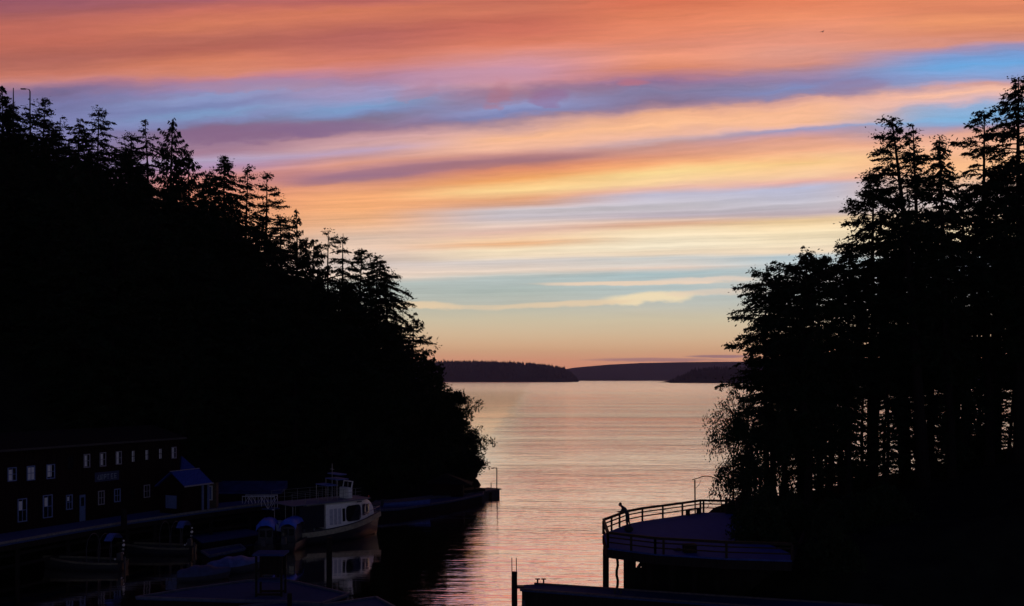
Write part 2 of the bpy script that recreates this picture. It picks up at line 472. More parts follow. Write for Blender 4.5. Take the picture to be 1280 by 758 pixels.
L(hgt, bp.inputs['Height']); L(bp.outputs[0], bs.inputs['Normal'])
rgh = MR(Y, 120.0, 1500.0, 0.05, 0.16, False)
L(rgh, bs.inputs['Roughness'])
gls = N('ShaderNodeBsdfGlossy'); gls.inputs['Color'].default_value = (1.0, 0.88, 0.82, 1)
L(rgh, gls.inputs['Roughness']); L(bp.outputs[0], gls.inputs['Normal'])
frs = N('ShaderNodeFresnel'); frs.inputs['IOR'].default_value = 1.4; L(bp.outputs[0], frs.inputs['Normal'])
mx = N('ShaderNodeMixShader'); L(M('MULTIPLY_ADD', frs.outputs[0], 4.0, 0.20, clamp=True), mx.inputs[0])
L(bs.outputs[0], mx.inputs[1]); L(gls.outputs[0], mx.inputs[2]); L(mx.outputs[0], WOUT.inputs['Surface'])
wat = MB().add([(-30000, -300, 0), (30000, -300, 0), (30000, 45000, 0), (-30000, 45000, 0)], [(0, 1, 2, 3)]).build('water', wm)
tag(wat, 'calm rippled sea water reflecting the sunset between dark shores', None, kind='structure')

# ------------------------------------------------------------ far hills
HILLM = mat('far_forest_hill', (0.010, 0.013, 0.016), (0.007, 0.009, 0.012), 1.0, 0.01, spec=0.0)
def far_hill(name, prof, Dshore, Dridge, label, seed, trees=0, th=18.0, forest_name=None):
    rnd = random.Random(seed)
    xs = np.linspace(prof[0][0], prof[-1][0], 160)
    rows = [0.0, 0.03, 0.25, 0.6, 1.0, 1.5, 2.0]
    depth = Dridge - Dshore
    vs = []; fs = []
    for j, r in enumerate(rows):
        for i, x in enumerate(xs):
            yt = interp(prof, x)
            top = max(0.5, (HY - yt) / F * Dridge + CAMZ - (th * 0.7 if trees else 0))
            n = 1 + 0.05 * math.sin(i * 0.35 + seed) * (r > 0)
            prof_r = {0.0: -0.02, 0.03: 0.16, 0.25: 0.5, 0.6: 0.85, 1.0: 1.0, 1.5: 0.7, 2.0: -0.02}[r]
            d = Dshore + depth * r
            X_ = (x - 640) / F * (Dshore + depth * min(r, 1.0))
            vs.append((X_, d, top * prof_r * (n if r not in (1.0,) else 1)))
    W = len(xs)
    for j in range(len(rows) - 1):
        for i in range(W - 1):
            fs.append((j * W + i, j * W + i + 1, (j + 1) * W + i + 1, (j + 1) * W + i))
    o = MB().add(vs, fs).build(name, HILLM, smooth=True)
    tag(o, label, None, kind='structure')
    if trees:
        T_ = MB()
        for k in range(trees):
            x = rnd.uniform(prof[0][0], prof[-1][0])
            yt = interp(prof, x)
            top = max(0.5, (HY - yt) / F * Dridge + CAMZ - th * 0.7)
            r = rnd.choice([rnd.uniform(0.02, 0.9), rnd.uniform(0.85, 1.05), rnd.uniform(0.9, 1.02)])
            pr = interp([(0, 0.0), (0.03, .16), (.25, .5), (.6, .85), (1, 1.0), (1.5, .7)], r)
            d = Dshore + depth * r
            X_ = (x - 640) / F * (Dshore + depth * min(r, 1))
            h = th * rnd.uniform(0.55, 1.25) * (1.35 if rnd.random() < .06 else 1); w = h * rnd.uniform(.2, .34)
            z = top * pr - 2
            a0 = rnd.uniform(0, 2)
            vs = [(X_ + w * math.cos(a0 + q * 1.257), d + w * math.sin(a0 + q * 1.257), z) for q in range(5)] + [(X_ + rnd.uniform(-.1, .1) * w, d, z + h + 2)]
            T_.add(vs, [(q, (q + 1) % 5, 5) for q in range(5)])
        fo = T_.build(forest_name, HILLM)
        tag(fo, 'ragged line of far conifers along a dark wooded headland' if seed == 1 else 'ragged far conifers on the small dark island', 'woods', kind='stuff')
    return o
far_hill('hills', [(380, 452), (480, 451.5), (545, 452), (580, 451.5), (620, 452.5), (660, 454), (690, 457), (705, 460), (714, 466), (721, 473), (723, 477)],
         4600, 5000, 'dark low wooded headland across the water, mid distance', 1, 2600, 15, 'distant_forest')
far_hill('hills', [(560, 476), (640, 472), (690, 464), (720, 459.5), (760, 456), (800, 454), (850, 453), (900, 452.5), (960, 452), (1100, 455), (1500, 458)],
         8300, 9100, 'long hazy purple ridge farthest across the water', 2)
far_hill('hills', [(836, 477.5), (841, 474), (850, 470.5), (862, 464), (880, 460.5), (900, 458.5), (925, 459), (960, 454), (1100, 452), (1500, 456)],
         3500, 3900, 'small dark wooded island in front of the purple ridge', 3, 2200, 13, 'distant_forest')

# ------------------------------------------------------------ haze
hz = MB().box((0, 4600, 95), (13000, 10800, 400)).build('haze', mat('tmp_haze', (1, 1, 1)))
hm = bpy.data.materials.new('haze'); hm.use_nodes = True
hn = hm.node_tree; hn.nodes.clear()
pv = hn.nodes.new('ShaderNodeVolumePrincipled')
pv.inputs['Color'].default_value = (0.50, 0.54, 1.0, 1)
pv.inputs['Density'].default_value = 4.6e-5
pv.inputs['Anisotropy'].default_value = 0.45
ho = hn.nodes.new('ShaderNodeOutputMaterial')
hn.links.new(pv.outputs[0], ho.inputs['Volume'])
hz.data.materials.clear(); hz.data.materials.append(hm)
tag(hz, 'thin evening haze over the whole sound', 'haze', kind='stuff')

# ------------------------------------------------------------ terrain
def sstep(a, b, t):
    t = min(1, max(0, (t - a) / (b - a))); return t * t * (3 - 2 * t)
def wob(x, y, s=1.0):
    return (math.sin(x * .31 * s + 1.3) * math.cos(y * .27 * s + .4) + .5 * math.sin(x * .83 * s + y * .61 * s)) / 1.5
SHORE_L = [(-140, 60), (-60, 60), (-48, 66), (-41, 76), (-33, 92), (-26, 104), (-15, 113), (-7, 123), (-4.2, 130), (-3.8, 131)]
RIDGE_L = [(-140, 52), (-67, 39.5), (-55, 34), (-48, 29), (-40, 23.5), (-32, 19.5), (-20, 12.5), (-14, 8), (-9, 3.5), (-6, 1.4), (-4.5, -0.8)]
def hleft(x, y):
    s = interp(SHORE_L, x); r = interp(RIDGE_L, x)
    if x > -3.4: return -2.0
    up = sstep(s, 135, y) ** 0.75 if y > s else 0
    dn = 1 - sstep(160, 196, y)
    base = -1.6 if y < s - 1 else interp([(-1, -1.6), (1, 1.0), (4, 2.2)], y - s)
    h = base + (r - base) * up if y > s - 1 else -1.6
    h = h * dn + (-2.0) * (1 - dn)
    return h + 0.5 * wob(x, y) * (up > .1)
GROUND_R = [(7, -1.0), (13, -.5), (16, 1.2), (18.5, 2.8), (25.3, 3.5), (31.4, 4.6), (38.3, 6.1), (43.7, 7.4), (60, 10), (90, 14)]
def hright(x, y):
    r = interp(GROUND_R, x)
    f = sstep(56, 66, y) if x < 40 else sstep(50, 64, y)
    b = 1 - sstep(90, 104 + (x - 20) * .3, y)
    ex = sstep(9, 17 + max(0, (y - 70)) * 0.22, x)
    h = -1.6 + (r + 1.6) * f * b * ex
    return h + 0.25 * wob(x, y, 1.6) * f * b
def heightfield(name, x0, x1, y0, y1, st, fn, label):
    nx = int((x1 - x0) / st) + 1; ny = int((y1 - y0) / st) + 1
    vs = [(x0 + i * st, y0 + j * st, fn(x0 + i * st, y0 + j * st)) for j in range(ny) for i in range(nx)]
    fs = [(j * nx + i, j * nx + i + 1, (j + 1) * nx + i + 1, (j + 1) * nx + i) for j in range(ny - 1) for i in range(nx - 1)]
    return tag(MB().add(vs, fs).build(name, EARTH, smooth=True), label, None, kind='structure')
heightfield('terrain', -138, -2, 56, 200, 1.5, hleft, 'steep wooded hillside above the boardwalk, nearly black at dusk')
heightfield('terrain', 5, 96, 46, 130, 1.25, hright, 'low dark wooded point behind the timber deck')

# ------------------------------------------------------------ timber building along the boardwalk
BW = 2.5                                   # boardwalk height
WA = Vector((-38.0, 74.0, 0)); WD = Vector((8.0, 15.5, 0)).normalized(); WN = Vector((WD.y, -WD.x, 0))   # WN faces the water
def on_wall(x, y):
    uu = (x - 640) / F
    s = (uu * WA.y - WA.x) / (WD.x - uu * WD.y)
    d = WA.y + s * WD.y
    return s, CAMZ + (HY - y) / F * d
def wp(s, z, out=0.0):
    p = WA + WD * s + WN * out
    return Vector((p.x, p.y, z))
hb = root('boathouse_building', wp(6, BW), 'long two-storey dark red board building with a row of small windows above the boardwalk', 'building')
S0, S1, EAVE = -9.0, 17.6, 8.62
def wallbox(mb, s0, s1, z0, z1, o0, o1):
    p = [wp(s0, z0, o0), wp(s1, z0, o0), wp(s1, z0, o1), wp(s0, z0, o1)]
    q = [Vector((a.x, a.y, z1)) for a in p]
    return mb.add(p + q, [(0, 1, 2, 3)[::-1], (4, 5, 6, 7), (0, 1, 5, 4), (1, 2, 6, 5), (2, 3, 7, 6), (3, 0, 4, 7)])
w = wallbox(MB(), S0, S1, BW - .2, EAVE, -7.5, 0)
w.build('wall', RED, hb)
m = MB()
for k in range(int((S1 - S0) / .4)):
    wallbox(m, S0 + .15 + k * .4, S0 + .19 + k * .4, BW + .02, EAVE - .2, 0.002, 0.03)
m.build('batten', RED, hb)
m = MB()
r0 = [wp(S0 - .4, EAVE - .02, .55), wp(S1 + .3, EAVE - .02, .55), wp(S1 + .3, EAVE + 1.0, -3.7), wp(S0 - .4, EAVE + 1.0, -3.7), wp(S1 + .3, EAVE - .02, -8.0), wp(S0 - .4, EAVE - .02, -8.0)]
r1 = [p + Vector((0, 0, .16)) for p in r0]
m.add(r0 + r1, [(0, 1, 2, 3)[::-1], (3, 2, 4, 5)[::-1], (6, 7, 8, 9), (9, 8, 10, 11), (0, 1, 7, 6), (1, 2, 8, 7), (2, 4, 10, 8), (4, 5, 11, 10), (5, 3, 9, 11), (3, 0, 6, 9)])
rf = m.build('roof', ROOFM, hb)
m = MB(); wallbox(m, S0 - .4, S1 + .3, EAVE - .02, EAVE + .15, .553, .60); m.build('fascia', mat('pale_fascia', (.05, .045, .04), (.03, .03, .03), .8, 5), rf)
def window(px, trim, curtain=None, lab=None, ledge=False):
    x0, x1, y0, y1 = px
    s0, za = on_wall(x0, y0); s1, _ = on_wall(x1, y0); _, zb = on_wall(x0, y1)
    m = MB(); t = .07
    wallbox(m, s0 - t, s1 + t, za, za + t, .032, .09)
    wallbox(m, s0 - t, s1 + t, zb - t, zb, .032, .11)
    wallbox(m, s0 - t, s0, zb, za, .032, .09); wallbox(m, s1, s1 + t, zb, za, .032, .09)
    wallbox(m, s0, s1, (za + zb) / 2 - .02, (za + zb) / 2 + .02, .06, .085)
    wallbox(m, (s0 + s1) / 2 - .02, (s0 + s1) / 2 + .02, zb, za, .06, .082)
    f = m.build('window', trim, hb)
    m = MB(); wallbox(m, s0, s1, zb, za, .032, .050); m.build('pane', GLASS, f)
    if curtain:
        a, b, c, d = curtain
        m = MB(); wallbox(m, s0 + (s1 - s0) * a, s0 + (s1 - s0) * b, za - (za - zb) * d, za - (za - zb) * c, .051, .056); m.build('curtain', CURT, f)
    if lab: f['label'] = lab
DIMT = mat('worn_grey_trim', (0.30, 0.29, 0.33), (0.2, 0.19, 0.22), 0.8, 5)
BLT = mat('blue_grey_trim', (0.16, 0.22, 0.42), (0.12, 0.16, 0.32), 0.8, 5)
for px, tr, cu in [((10, 19, 586, 601), BLT, (0, .6, .1, 1)), ((34, 42, 584, 600), BLT, (0, 1, .05, 1)), ((58.5, 67, 582, 598), BLT, (0, .65, 0, .9)),
                   ((84, 91, 570, 587), RED, None), ((105, 111, 569, 584), DIMT, (0, .6, .05, .95)), ((125, 131, 567, 582.5), DIMT, (0.1, .5, .05, .95)),
                   ((145, 150.5, 565.5, 580), DIMT, (0, .6, 0, 1)), ((164, 169, 564, 577.5), RED, (0, .7, 0, 1)), ((181, 185.5, 563, 575), RED, (0, .75, 0, 1)),
                   ((198, 202.5, 561.5, 573.5), RED, (0, .75, 0, 1)), ((214.5, 219, 560, 572.5), DIMT, (0, .5, 0, 1)),
                   ((22.5, 32, 625, 652), BLT, (.05, .5, .08, .5)), ((54, 64, 620.5, 647), BLT, (.1, .55, .08, .5)), ((83, 89, 620, 636.5), BLT, (.1, .5, .1, .4)),
                   ((123, 129, 615, 630.5), DIMT, None), ((143, 149, 612.5, 627), BLT, None), ((162, 167.5, 610, 623.5), RED, None), ((180, 186, 607.5, 621.5), DIMT, None)]:
    window(px, tr, cu)
# door
s0, zt = on_wall(99, 618); s1, _ = on_wall(106, 618)
m = MB(); wallbox(m, s0, s1, BW + .02, BW + 2.15, .032, .075); dr = m.build('door', mat('blue_door', (.10, .15, .30), (.08, .12, .25), .7, 4), hb)
m = MB(); wallbox(m, s0 + .12, s1 - .12, BW + 1.25, BW + 1.95, .076, .082); m.build('pane', GLASS, dr)
m = MB(); m.ball(wp(s1 - .1, BW + 1.0, .1), .04); m.build('handle', STEEL, dr)
# sign with dim lettering
s0, z0_ = on_wall(118, 592); s1, _ = on_wall(148, 592)
_, z1_ = on_wall(118, 603)
m = MB(); wallbox(m, s0, s1, z1_, z0_ + .05, .032, .07); sg = m.build('sign_board', SIGNM, hb)
sg['label'] = 'dark blue board with one line of faint pale lettering'
m = MB(); ls = (s1 - s0 - .3); zc = (z0_ + z1_) / 2
strokes = [(.03, .05, .2, .6), (.09, .11, .1, .9), (.12, .17, .1, .2), (.17, .19, .1, .9), (.23, .25, .1, .9), (.25, .30, .8, .9), (.29, .31, .1, .9), (.36, .38, .1, .9), (.38, .46, .8, .92), (.38, .46, .42, .55), (.44, .46, .5, .9),
           (.50, .60, .8, .92), (.53, .55, .1, .8), (.68, .70, .1, .9), (.70, .79, .8, .92), (.70, .76, .42, .55), (.70, .79, .1, .2), (.84, .86, .1, .9), (.86, .95, .8, .92), (.86, .93, .42, .55), (.86, .95, .1, .2)]
hh = (z0_ - z1_) * .72
for a, b, c, d in strokes:
    wallbox(m, s0 + .15 + a * ls, s0 + .15 + b * ls, zc - hh / 2 + c * hh, zc - hh / 2 + d * hh, .071, .08)
m.build('lettering', mat('faded_lettering', (.26, .32, .36), (.18, .22, .26), .7, 5), sg)

# lean-to annex with a steep blue roof at the end of the building
an = root('annex_shed', wp(19.0, BW), 'small annex with a steep blue metal roof at the end of the red building', 'shed')
m = MB(); wallbox(m, 17.95, 20.6, BW - .1, 5.6, -5, -.5); m.build('wall', RED, an)
m = MB(); a, b, c, d = PD(227, 570, 91.2), PD(247.5, 588, 90.4), PD(225.5, 588.5, 89.8), wp(20.8, 5.75, -5.4)
m.add([a, b, c, d], [(0, 2, 1), (0, 1, 3), (0, 3, 2), (1, 2, 3)]); m.build('roof', BLUEROOF, an)

# gabled entrance hut on the boardwalk
hut_c = Vector((-29.04, 85, BW))
hu = root('entrance_hut', hut_c, 'dark gabled hut with pale corner posts on the boardwalk before the red building', 'hut')
def hp(s, t, z): 
    p = hut_c + WD * s + WN * t
    return Vector((p.x, p.y, z))
m = MB(); pts = [hp(s, t, z) for s in (0, 2.9) for (t, z) in ((-1.45, BW), (1.25, BW), (1.25, 5.0), (0, 5.9), (-1.45, 4.9))]
m.add(pts, [(0, 1, 2, 3, 4), (9, 8, 7, 6, 5), (0, 5, 6, 1), (1, 6, 7, 2), (2, 7, 8, 3), (3, 8, 9, 4), (4, 9, 5, 0)]); m.build('wall', RED, hu)
m = MB(); rr = [(-1.9, 4.72), (0, 6.02), (1.62, 4.86)]
for (t0, z0), (t1, z1) in zip(rr, rr[1:]):
    q = [hp(-.15, t0, z0), hp(3.1, t0, z0), hp(3.1, t1, z1), hp(-.15, t1, z1)]
    q2 = [p + Vector((0, 0, .09)) for p in q]
    m.add(q + q2, [(0, 1, 2, 3)[::-1], (4, 5, 6, 7), (0, 1, 5, 4), (1, 2, 6, 5), (2, 3, 7, 6), (3, 0, 4, 7)])
r_ = m.build('roof', BLUEROOF, hu)
m = MB(); m.beam(hp(-.2, 1.66, 4.9), hp(3.15, 1.66, 4.9), .05, .12); m.beam(hp(-.2, 0, 6.13), hp(3.15, 0, 6.13), .14, .05); m.build('trim', DIMT, r_)
m = MB(); m.beam(hp(-.03, -.7, 3.5), hp(-.03, .55, 3.5), .04, 1.1); m.build('notice_panel', mat('blue_panel', (.10, .14, .30), (.08, .11, .24), .8, 4), hu)
for s_ in (2.2, 2.86):
    m = MB(); m.beam(hp(s_, 1.36, BW), hp(s_, 1.36, 4.9), .16, .16); m.build('post', mat('pale_post', (.10, .14, .30), (.08, .11, .24), .7, 4), hu)

# ticket booth with a pale window
bc = PZ(262.5, 635.5, BW)
bt = root('booth', bc, 'narrow brown booth with one pale framed window beyond the gabled hut', 'booth')
m = MB(); m.box(bc + Vector((0, .6, 1.15)), (.95, 1.0, 2.3), rz=.1); m.build('wall', mat('brown_boards', (.10, .07, .05), (.07, .05, .04), .9, 5), bt)
m = MB(); m.box(bc + Vector((.1, .55, 2.36)), (1.5, 1.5, .1), rz=.1); m.build('roof', ROOFM, bt)
m = MB(); m.box(bc + Vector((-.05, .055, 1.35)), (.5, .06, 1.3), rz=.1); f_ = m.build('window', WTRIM, bt)
m = MB(); m.box(bc + Vector((-.05, .015, 1.35)), (.34, .03, 1.12), rz=.1); m.build('pane', mat('blue_pane', (.10, .16, .35), (.07, .12, .28), .3, 3), f_)

# ------------------------------------------------------------ boardwalk
bw = root('boardwalk', PZ(150, 656, BW), 'long timber boardwalk on piles running in front of the red building', 'boardwalk')
edge = [PZ(-70, 694, BW), PZ(0, 681.5, BW), PZ(75, 668, BW), PZ(150, 655.5, BW), PZ(250, 641, BW), PZ(300, 634.5, BW), PZ(345, 629.5, BW)]
back = [PZ(345, 624.5, BW), PZ(300, 626.5, BW), wp(17.6, BW, -.3), wp(5, BW, -.3), wp(-9, BW, -.3)]
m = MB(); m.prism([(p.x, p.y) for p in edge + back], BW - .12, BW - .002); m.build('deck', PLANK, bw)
m = MB()
for a, b in zip(edge, edge[1:]):
    m.beam(a + Vector((.06, -.02, -.3)), b + Vector((.06, -.02, -.3)), .2, .35)
m.build('edge_beam', PILE, bw)
m = MB()
for a, b in zip(edge, edge[1:]):
    m.beam(a + Vector((-.12, 0, .09)), b + Vector((-.12, 0, .09)), .18, .16)
m.build('kerb_rail', mat('worn_kerb', (.17, .17, .17), (.1, .1, .1), .9, 5), bw)
for a, b in zip(edge, edge[1:]):
    n = max(1, int((b - a).length / 2.6))
    for k in range(n):
        p = a.lerp(b, (k + .3) / n) + Vector((-.15, .1, 0))
        m = MB(); m.tube([(p.x, p.y, -1.5), (p.x, p.y, BW - .13)], .17); m.build('pile', PILE, bw)
m = MB()
for a, b in zip(edge, edge[1:]):
    for off in (.9, 1.7):
        m.beam(Vector((a.x - .3, a.y + .3, BW - off)), Vector((b.x - .3, b.y + .3, BW - off)), .1, .22)
m.build('cross_brace', PILE, bw)
p = PZ(155, 657, BW)
b_ = MB().tube([(p.x, p.y, BW), (p.x, p.y, BW + 1.25)], [.24, .22], 12).tube([(p.x, p.y, BW + 1.25), (p.x, p.y, BW + 1.32)], [.25, .1], 12).build('mooring_post', PILE, smooth=False)
tag(b_, 'stout dark mooring post at the edge of the boardwalk below the faint sign', 'mooring post')

# ------------------------------------------------------------ generic open hull (bow at +x)
def hull_mb(Lg, Bm, zk, z_st, z_bow, flare=.82, bowp=2.2, nst=18, thick=.06, transom=.8, inner=True):
    m = MB(); secs = []
    for i in range(nst + 1):
        t = i / nst
        x = -Lg / 2 + Lg * t
        bw_ = Bm / 2 * (1 - max(0, (t - .45) / .55) ** bowp) * (transom + (1 - transom) * min(1, t / .3))
        bw_ = max(bw_, .02)
        zs = z_st + (z_bow - z_st) * t ** 2.2
        zz = zk + (.25 * (t - .8) / .2 if t > .8 else 0)
        pr = [(-bw_, zs), (-bw_ * .97, zs * .6 + zz * .4), (-bw_ * flare, zz * .75 + zs * .25), (0, zz), (bw_ * flare, zz * .75 + zs * .25), (bw_ * .97, zs * .6 + zz * .4), (bw_, zs)]
        secs.append([(x + (.25 * (z_bow) * t ** 6 * ((z - zk) / (zs - zk + .01))), y, z) for y, z in pr])
    vs = [p for s in secs for p in s]; n = 7
    fs = [(i * n + k, (i + 1) * n + k, (i + 1) * n + k + 1, i * n + k + 1) for i in range(nst) for k in range(n - 1)]
    fs.append(tuple(range(n)))
    m.add(vs, fs)
    return m, secs

# ------------------------------------------------------------ tour boat
bx, by = -15.95, 87.0
hd = math.atan2(.67, .742)
tb = root('tour_boat', (bx, by, 0), 'white cabin tour boat with black hull and olive rub rail moored by the boardwalk', 'tour boat', rz=hd)
tb.scale = (.88, 1, 1)
m, secs = hull_mb(11.0, 3.7, -.5, 1.15, 2.05)
hl = m.build('hull', HULLB, tb, local=True, smooth=True)
for side, k in ((-1, 0), (1, 6)):
    m = MB()
    for a, b in zip(secs, secs[1:]):
        a0 = Vector(a[k]) + Vector((0, .05 * side, -.28)); b0 = Vector(b[k]) + Vector((0, .05 * side, -.28))
        m.beam(a0, b0, .16, .42)
    m.build('rub_rail', OLIVE, hl, local=True)
dk = MB(); vs = [Vector(s[0]) + Vector((0, .02, -.06)) for s in secs] + [Vector(s[6]) + Vector((0, -.02, -.06)) for s in secs]
n = len(secs); dk.add(vs, [(i, i + 1, n + i + 1, n + i) for i in range(n - 1)]); dk.build('deck', mat('grey_deck', (.2, .2, .22), (.14, .14, .16), .8, 4), tb, local=True)
# bulwark (white strake above the rail) + cabin
def side_at(x, k=0):
    for a, b in zip(secs, secs[1:]):
        if a[k][0] <= x <= b[k][0]:
            t = (x - a[k][0]) / (b[k][0] - a[k][0] + 1e-6)
            return Vector(a[k]).lerp(Vector(b[k]), t)
    return Vector(secs[-1][k])
m = MB(); cs = []
for x in np.linspace(-1.55, 4.35, 22):
    p = side_at(float(x)); w_ = max(.25, abs(p.y) - .16 - .10 * max(0, x - 3.2))
    rz_ = 3.35 + .04 * (x + 1.5) / 6
    if x > 3.2: rz_ -= .28 * ((x - 3.2) / 1.15) ** 2
    cs.append((float(x), w_, p.z - .06, rz_))
vs = []
for x, w_, zb, zt in cs:
    vs += [(x, -w_, zb), (x, -w_ * .985, zb + .5 * (zt - zb)), (x, -w_ * .95, zt - .12), (x, -w_ * .86, zt), (x, w_ * .86, zt), (x, w_ * .95, zt - .12), (x, w_ * .985, zb + .5 * (zt - zb)), (x, w_, zb)]
fs = [(i * 8 + k, (i + 1) * 8 + k, (i + 1) * 8 + k + 1, i * 8 + k + 1) for i in range(len(cs) - 1) for k in range(7)]
fs += [tuple(range(8))]
# rounded raked front
e = cs[-1]; base = len(vs)
fr = [(e[0] + .75, -e[1] * .55, e[2] + .05), (e[0] + .62, -e[1] * .55, e[2] + .55 * (e[3] - e[2])), (e[0] + .35, -e[1] * .5, e[3] - .22), (e[0] + .2, -e[1] * .45, e[3] - .1)]
fr += [(x, -y, z) for x, y, z in fr[::-1]]
vs += fr; i0 = (len(cs) - 1) * 8
fs += [(i0 + k, base + k, base + k + 1, i0 + k + 1) for k in range(7)] + [tuple(base + k for k in (7, 6, 5, 4, 3, 2, 1, 0))]
m.add(vs, fs); cb = m.build('cabin', BOATW, tb, local=True, smooth=False)
bvl = cb.modifiers.new('bevel', 'BEVEL'); bvl.width = .05; bvl.segments = 2; bvl.limit_method = 'ANGLE'; bvl.angle_limit = math.radians(25)
def cab_y(x, z):
    c = min(cs, key=lambda q: abs(q[0] - x)); c2 = sorted(cs, key=lambda q: abs(q[0] - x))[1]
    t = 0 if abs(c2[0] - c[0]) < 1e-6 else (x - c[0]) / (c2[0] - c[0])
    wd = c[1] + (c2[1] - c[1]) * t
    zb = c[2]; zt = c[3]; f = (z - zb) / (zt - zb)
    return wd * (1 - .03 * min(1, f * 2) - .035 * max(0, (f - .5) * 2))
def cab_panel(x0, x1, z0, z1, rr_, mtl, name, out=.015, side=-1, parent=None, slope=0.0):
    pts = []
    for cx, cz, a0 in ((x1 - rr_, z1 - rr_, 0), (x0 + rr_, z1 - rr_, 90), (x0 + rr_, z0 + rr_, 180), (x1 - rr_, z0 + rr_, 270)):
        for q in range(5):
            a = math.radians(a0 + q * 22.5)
            pts.append((cx + rr_ * math.cos(a), cz + rr_ * math.sin(a)))
    vo = [(x, side * (cab_y(x, z + slope * (x - x0)) + out), z + slope * (x - x0)) for x, z in pts]
    vi = [(x, side * (cab_y(x, z + slope * (x - x0)) - .03), z + slope * (x - x0)) for x, z in pts]
    n = len(pts); c0 = (sum(p[0] for p in vo) / n, side * (abs(sum(p[1] for p in vo) / n) + .035), sum(p[2] for p in vo) / n)
    return MB().add(vo + vi + [c0], [(i, (i + 1) % n, 2 * n) for i in range(n)] + [(i, i + n, (i + 1) % n + n, (i + 1) % n) for i in range(n)]).build(name, mtl, parent or cb, local=True)
GL2 = mat('boat_glass', (0.01, 0.012, 0.015), (0.008, 0.01, 0.012), 0.12, 1, spec=0.4)
TRM = mat('boat_window_trim', (.62, .62, .6), (.5, .5, .5), .5, 3)
for sd in (-1, 1):
    for (a, b, c, d, r) in ((.75, 2.75, 1.62, 2.98, .38), (3.0, 3.55, 1.95, 2.93, .1), (3.65, 4.2, 2.0, 2.88, .1), (.32, .62, 1.7, 2.8, .05)):
        f_ = cab_panel(a - .06, b + .06, c - .06, d + .06, r + .03, TRM, 'window', .03, sd)
        cab_panel(a, b, c, d, r, GL2, 'pane', .055, sd, f_)
    for k in range(3):
        cab_panel(-1.15 + k * .47, -.78 + k * .47, 1.5, 2.85, .03, BOATP, 'side_panel', .03, sd)
# aft: stern counter, open well with dark curtain and curved edge
m = MB(); m.box((-4.95, 0, 1.5), (.9, 3.0, .8)); m.build('stern_locker', mat('stern_white', (.5, .56, .7), (.42, .48, .6), .6, 3), tb, local=True, bevel=.06)
m = MB()
for yy in (-1.62, 1.62):
    m.box((-3.1, yy, 2.35), (2.7, .03, 1.9))
m.build('canvas_curtain', mat('navy_canvas', (.006, .008, .02), (.004, .006, .014), .85, 4, bump=.5, bdist=.05), tb, local=True)
for xx in (-5.1, -3.9, -2.8, -1.7):
    for yy in (-1.55, 1.55):
        m = MB(); m.tube([(xx, yy, 1.1), (xx, yy, 3.34)], .035, 6); m.build('awning_post', STEEL, tb, local=True)
m = MB(); pts = []
for x in np.linspace(-5.3, 3.9, 14):
    pts.append((float(x), -1.78 + .5 * max(0, (x - 1.5) / 2.4) ** 2))
poly = pts + [(x, -y) for x, y in pts[::-1]]
m.prism(poly, 3.405, 3.47); m.build('upper_deck', mat('upper_deck_paint', (.12, .14, .20), (.08, .10, .15), .6, 3), tb, local=True)
rl = MB()
for yy in (-1, 1):
    P_ = [(x, yy * abs(y) * .97) for x, y in pts]
    for h in (.38, .68, .98):
        rl.tube([(x, y, 3.47 + h) for x, y in P_[:-2]], .013, 5)
    for x, y in P_[:-2:2]:
        rl.tube([(x, y, 3.47), (x, y, 4.45)], .02, 5)
rl.build('railing', mat('rail_paint', (.2, .2, .2), (.14, .14, .14), .5, 3), tb, local=True)
m = MB(); m.box((1.9, 0, 3.95), (.6, 1.3, .95)); cn = m.build('helm_console', BOATW, tb, local=True, bevel=.04)
m = MB()
for yy in (-.68, .68):
    m.beam((1.85, yy, 3.5), (2.2, yy, 4.95), .09, .09)
m.beam((2.2, -.72, 4.95), (2.2, .72, 4.95), .09, .09); m.beam((2.02, -.72, 4.25), (2.02, .72, 4.25), .08, .08); m.build('windscreen_frame', BOATW, cn, local=True)
m = MB(); m.add([(2.04, -.62, 4.3), (2.04, .62, 4.3), (2.18, .62, 4.9), (2.18, -.62, 4.9), (2.07, -.62, 4.3), (2.07, .62, 4.3), (2.21, .62, 4.9), (2.21, -.62, 4.9)],
                [(0, 1, 2, 3), (4, 7, 6, 5), (0, 4, 5, 1), (3, 2, 6, 7)]); m.build('windscreen', GLASS, cn, local=True)
m = MB()
for i, (x0, x1, z) in enumerate(((.2, 1.5, 5.2), (.45, 1.25, 5.62), (-.9, .2, 4.75))):
    m = MB(); m.prism([(x0, -1), (x1, -1), (x1, 1), (x0, 1)], z, z + .09)
    m.build('canopy', mat('navy_awning', (.08, .12, .32), (.05, .08, .24), .8, 3), tb, local=True)
for x, y in ((.25, -.95), (1.45, -.95), (.25, .95), (1.45, .95), (-.85, -.95), (-.85, .95)):
    MB().tube([(x, y, 3.47), (x, y, 5.2 if x > 0 else 4.76)], .025, 6).build('canopy_post', STEEL, tb, local=True)
m = MB(); m.tube([(.3, 0, 3.47), (.3, 0, 6.6)], [.04, .025], 6); m.tube([(.3, -.35, 6.1), (.3, .35, 6.1)], .02, 5); ms_ = m.build('mast', STEEL, tb, local=True)
for k in range(3):
    a = math.radians(200 + 30 * k)
m = MB(); q = cab_y(3.5, 2.95)
m.tube([(4.3, -.42, 3.42), (4.3, -.42, 3.58)], .05, 6); m.build('nav_light', mat('red_lens', (.4, .03, .02), (.3, .02, .02), .3, 3), tb, local=True)
m = MB(); m.box((2.2, -1.74, 3.28), (.5, .08, .12)); m.build('name_plate', mat('worn_plate', (.12, .12, .12), (.08, .08, .08), .6, 5), cb, local=True)
m = MB()
bowr = [Vector(s[0]) + Vector((0, .06, 0)) for s in secs[13:]] + [Vector(s[6]) + Vector((0, -.06, 0)) for s in secs[:12:-1]]
